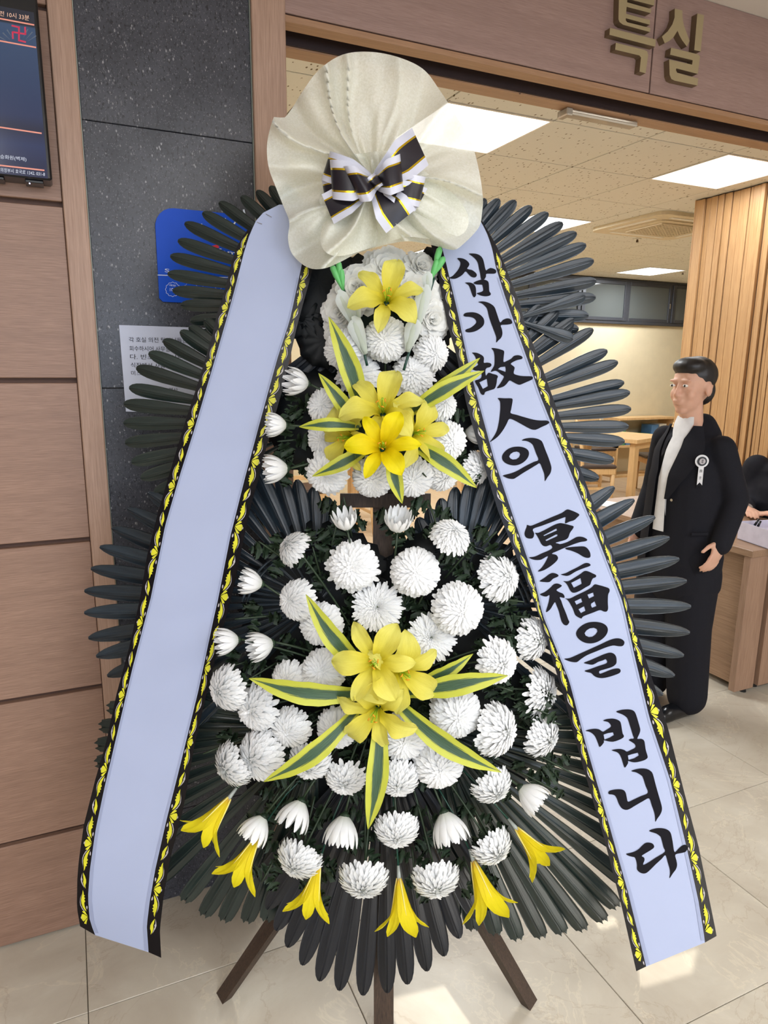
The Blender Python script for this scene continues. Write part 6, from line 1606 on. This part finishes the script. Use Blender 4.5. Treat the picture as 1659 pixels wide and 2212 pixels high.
def standing_man():
    H0 = np.array([2.385, 2.125, 0.0]); f = nrm(-RW*.86-FH*.50); l = np.array([f[1], -f[0], 0]); l = -l if (l@FH) > 0 else l    # his left arm is the near one
    Z = np.array([0, 0, 1.0]); t = thing('person', 'man in black suit with white mourning rosette standing before the reception desk, facing left', 'person', H0)
    hip = H0+Z*.82+f*.00; chest = H0+Z*1.14+f*.015; neck = H0+Z*1.315+f*.000; head = H0+Z*1.445+f*.035
    sl_, sr_ = H0+Z*1.215+l*.132-f*.015, H0+Z*1.235-l*.145-f*.015
    el_, er_ = H0+Z*1.00+l*.195-f*.050, H0+Z*.99-l*.190-f*.03; wl_, wr_ = H0+Z*.83+l*.205+f*.03, H0+Z*.82-l*.18+f*.06
    mb = MB(); capsule(mb, hip, .105, chest-Z*.02, .095, 16, 1.2, l); capsule(mb, chest-Z*.02-f*.01, .095, neck-Z*.10-f*.02, .050, 16, 1.4, l); capsule(mb, neck-Z*.08, .046, head-Z*.06, .048); head_parts(mb, head, f, l, Z)
    for s_, e_, w_ in ((sl_, el_, wl_), (sr_, er_, wr_)):
        capsule(mb, s_-Z*.02, .040, e_, .036); capsule(mb, e_, .036, w_, .026)
    hand_parts(mb, wl_, nrm(wl_-el_)+f*.1, nrm(-l), f, .95); hand_parts(mb, wr_, nrm(wr_-er_), nrm(l), f, .95)
    for q in (1, -1):
        hp, kn, an = hip+l*.085*q-Z*.02, H0+Z*.44+l*.085*q+f*.02, H0+Z*.07+l*.095*q-f*.02; capsule(mb, hp, .085, kn, .055); capsule(mb, kn, .055, an, .036); capsule(mb, an-Z*.03, .034, an+f*.14-Z*.040, .026)
    sub('body', fused(mb, 'body', M_SKIN, .0055, 3), t)
    mb = MB(); ellipsoid(mb, head+Z*.048-f*.022, [l*.081, f*.090, Z*.078]); ellipsoid(mb, head+Z*.082+f*.024, [l*.070, f*.064, Z*.040]); ellipsoid(mb, head-Z*.015-f*.065, [l*.062, f*.035, Z*.062])
    sub('hair', fused(mb, 'hair', M_HAIR, .006, 3), t)
    for q in (1, -1):
        e = head+Z*.006+f*.0815+l*.030*q; sub('eye', ellipsoid(MB(), e, [l*.012, f*.006, Z*.006]).data('eye', [M_EYE], True), t); 
        sub('iris', ellipsoid(MB(), e+f*.0045, [l*.005, f*.003, Z*.005], 10, 6).data('iris', [M_HAIR], True), t)
    # jacket: boxy torso, sleeves, open front
    mb = MB()
    capsule(mb, H0+Z*.72+f*.005, .138, H0+Z*1.08+f*.0, .128, 20, 1.22, l); capsule(mb, H0+Z*1.06, .124, H0+Z*1.18-f*.005, .090, 20, 1.30, l); ellipsoid(mb, H0+Z*1.175-f*.012, [l*.165, f*.080, Z*.095])
    capsule(mb, H0+Z*1.23+l*.04-f*.03, .060, H0+Z*1.275-f*.045, .058, 14, 1.2, l)
    for s_, e_, w_ in ((sl_, el_, wl_), (sr_, er_, wr_)): capsule(mb, s_-Z*.015, .056, e_, .052); capsule(mb, e_, .052, w_-nrm(e_-w_)*.012, .044)
    capsule(mb, H0+Z*.62+l*.03, .135, H0+Z*.74, .140, 20, 1.22, l)
    sub('jacket', fused(mb, 'jacket', M_SUIT, .009, 5), t)
    # trousers and shoes
    mb = MB()
    for q in (1, -1):
        hp, kn, an = H0+Z*.74+l*.075*q, H0+Z*.42+l*.088*q+f*.015, H0+Z*.095+l*.100*q-f*.01; capsule(mb, hp, .112, kn, .095, 16); capsule(mb, kn, .095, an, .085, 16)
    sub('trousers', fused(mb, 'trousers', M_SUIT, .009, 4), t)
    for q in (1, -1):
        a = H0+Z*.040+l*.10*q; sub('shoe', fused(capsule(capsule(MB(), a-f*.05, .040, a+f*.11, .036, 14, 1.0), a+f*.10-Z*.005, .035, a+f*.15-Z*.008, .030), 'shoe', M_BLACKM, .008, 3), t)
    # shirt front, lapels: strips over the torso front, placed by angle and height
    def tor(ang, z, off):
        """point on the jacket's front; ang from straight ahead towards his left"""
        r = interp([(.62, .140), (.74, .138), (1.08, .127), (1.18, .100), (1.25, .074), (1.33, .054)], z); rl = r*interp([(.6, 1.22), (1.1, 1.24), (1.2, 1.45), (1.27, 1.2), (1.33, 1.0)], z)
        return H0+Z*z+f*((r+off)*math.cos(ang)-.0)+l*(rl+off)*math.sin(ang)
    def strip(name, left, right, z0, z1, off, mat, n=18):
        P = [[tor(lerp(left(z), right(z), k/5), z, off) for k in range(6)] for z in np.linspace(z0, z1, n)]
        mb = MB().grid(P); Q = [[p+(H0+Z*p[2]-p)*.06 for p in r] for r in P]; mb.grid(Q, 0, flip=True); sub(name, mb.data(name, [mat], True), t)
    strip('shirt', lambda z: interp([(.84, -.26), (1.1, -.26), (1.24, -.30), (1.3, -.70)], z), lambda z: interp([(.84, .08), (1.0, .02), (1.1, .06), (1.24, .26), (1.3, .62)], z), .845, 1.325, .010, M_SHIRT)
    strip('lapel', lambda z: interp([(.98, .02), (1.1, .06), (1.24, .26), (1.3, .66)], z), lambda z: interp([(.98, .09), (1.12, .62), (1.24, .98), (1.3, 1.05)], z), .985, 1.29, .018, M_SUIT)
    strip('lapel', lambda z: interp([(.66, -.70), (1.1, -.62), (1.3, -1.05)], z), lambda z: interp([(.66, -.32), (.9, -.28), (1.1, -.26), (1.3, -.66)], z), .66, 1.29, .022, M_SUIT)
    # rosette
    pb_ = tor(.80, 1.155, .026); nn = nrm(f*.62+l*.78); uu = nrm(Z-nn*(Z@nn)); ss = np.cross(uu, nn)
    def dsc(name, r, off, mat, par): return sub(name, MB().tube([pb_+nn*off, pb_+nn*(off+.0025)], r, 28).data(name, [mat]), par)
    ro = thing('rosette', 'white and black mourning rosette with printed ribbon pinned on the man\'s chest', 'badge', pb_)
    d0 = dsc('outer_disc', .026, 0, M_SHIRT, ro); dsc('black_ring', .0185, .0027, M_BLACKM, ro); d1 = dsc('centre_disc', .012, .0054, M_INKW, ro)
    q0 = pb_-uu*.020; 
    P = [q0-ss*.010, q0+ss*.010, q0+ss*.010-uu*.078+nn*.002, q0-uu*.066, q0-ss*.010-uu*.078]
    tl_ = sub('ribbon_tail', MB().prism(P, nn*.001).data('ribbon_tail', [M_SHIRT]), ro)
    P = [p-nn*.002-uu*.014 for p in P]; sub('ribbon_tail', MB().prism(P, nn*.001).data('ribbon_tail', [M_SUIT]), ro, label='black ribbon tail behind the white one')
    def lab(body, cc, w_, h_, off, par):
        V, F = shade_text(body); lo, hi = V[:, :2].min(0), V[:, :2].max(0); c2 = (lo+hi)/2; k = np.array([w_, h_])/(hi-lo)
        sub('printed_text', MB().add([cc+ss*(v[0]-c2[0])*k[0]+uu*(v[1]-c2[1])*k[1]+nn*off for v in V], F).data('printed_text', [M_INK]), par)
    lab('謹', pb_+uu*.0045, .007, .007, .0085, d1); lab('弔', pb_-uu*.0045, .007, .007, .0085, d1)
    lab('喪', q0-uu*.020, .012, .013, .0016, tl_); lab('主', q0-uu*.047, .012, .012, .0016, tl_)
    bt = tor(.22, .985, .014); sub('button', MB().tube([bt, bt+f*.004], .006, 10).data('button', [M_CHROME]), t, label='small shiny jacket button')
    pk = [tor(.75, .86, .014), tor(1.15, .865, .014)]; sub('pocket_flap', MB().prism([pk[0], pk[1], pk[1]-Z*.012, pk[0]-Z*.012], f*.003+l*.003).data('pocket_flap', [M_SUIT]), t)
standing_man()

def seated_man():
    H0 = np.array([3.70, 2.60, 0.0]); f = nrm(np.array([-.93, -.36, 0])); l = np.array([f[1], -f[0], 0]); Z = np.array([0, 0, 1.0])
    if l@RW < 0: l = -l          # his left is on the viewer's right
    t = thing('person', 'seated person in black suit and wristwatch behind the desk, cut off by the right edge', 'person', H0)
    hip = H0+Z*.50; chest = H0+Z*.86+f*.04; neck = H0+Z*1.03+f*.06; head = H0+Z*1.16+f*.09
    mb = MB(); capsule(mb, hip, .105, chest, .10, 16, 1.2, l); capsule(mb, chest, .10, neck-Z*.09, .055, 16, 1.4, l); capsule(mb, neck-Z*.07, .048, head-Z*.06, .048); head_parts(mb, head, f, l, Z)
    sr_ = H0+Z*.97-l*.16+f*.03; er_ = H0+Z*.76-l*.21+f*.03; wr_ = H0+Z*.755-l*.115+f*.275; sl_ = H0+Z*.97+l*.16+f*.03; el_ = H0+Z*.75+l*.21+f*.08; wl_ = H0+Z*.75+l*.05+f*.27
    for s_, e_, w_ in ((sl_, el_, wl_), (sr_, er_, wr_)): capsule(mb, s_, .042, e_, .038); capsule(mb, e_, .036, w_, .026)
    hand_parts(mb, wr_, f*.5+l*.3, -Z, l, .95, .25); hand_parts(mb, wl_, f*.4-l*.6, -Z, -l, .95, .25)
    for q in (1, -1):
        kn = H0+Z*.50+l*.11*q+f*.36; an = H0+Z*.08+l*.12*q+f*.34; capsule(mb, hip+l*.08*q, .085, kn, .06); capsule(mb, kn, .058, an, .038); capsule(mb, an-Z*.04, .034, an+f*.10-Z*.045, .028)
    sub('body', fused(mb, 'body', M_SKIN, .0055, 3), t)
    mb = MB(); ellipsoid(mb, head+Z*.048-f*.022, [l*.081, f*.090, Z*.078]); ellipsoid(mb, head+Z*.082+f*.024, [l*.070, f*.064, Z*.040]); ellipsoid(mb, head-Z*.015-f*.065, [l*.062, f*.035, Z*.062]); sub('hair', fused(mb, 'hair', M_HAIR, .006, 3), t)
    mb = MB(); capsule(mb, H0+Z*.50, .15, H0+Z*.82+f*.03, .145, 20, 1.25, l); capsule(mb, H0+Z*.80+f*.03, .145, H0+Z*.93+f*.045, .078, 20, 2.0, l)
    for s_, e_, w_ in ((sl_, el_, wl_), (sr_, er_, wr_)): capsule(mb, s_-Z*.01, .075, e_, .062); capsule(mb, e_, .062, w_+(e_-w_)*.12, .046)
    sub('jacket', fused(mb, 'jacket', M_SUIT, .009, 4), t)
    mb = MB()
    for q in (1, -1):
        kn = H0+Z*.50+l*.11*q+f*.36; an = H0+Z*.11+l*.12*q+f*.34; capsule(mb, hip+l*.08*q, .11, kn, .085); capsule(mb, kn, .08, an, .075)
    sub('trousers', fused(mb, 'trousers', M_SUIT, .009, 4), t)
    P = [[chest+f*(.135)+Z*(z-.86)+l*(w_*c) for c in (-1, 0, 1)] for z, w_ in ((.72, .012), (.85, .03), (.97, .045), (1.0, .04))]
    mb = MB().grid(P); sub('shirt', mb.data('shirt', [M_SHIRT]), t)
    d = nrm(wr_-er_); sub('watch', MB().tube([wr_-d*.002, wr_+d*.012], .034, 16).data('watch', [M_CHROME], True), t, label='silver wristwatch')
    sc_ = thing('office_chair', 'dark chair under the seated person behind the desk', 'chair', (H0[0], H0[1], 0))
    sub('seat', MB().box((H0[0]-.22, H0[1]-.22, .34), (H0[0]+.22, H0[1]+.22, .375), bev=.01).data('seat', [M_SEAT]), sc_)
    for a in (-1, 1):
        for b in (-1, 1): sub('leg', MB().tube([(H0[0]+a*.19, H0[1]+b*.19, 0), (H0[0]+a*.19, H0[1]+b*.19, .34)], .016, 8).data('leg', [M_BLACKM]), sc_)
seated_man()
for me in list(bpy.data.meshes):
    if me.users == 0: bpy.data.meshes.remove(me)
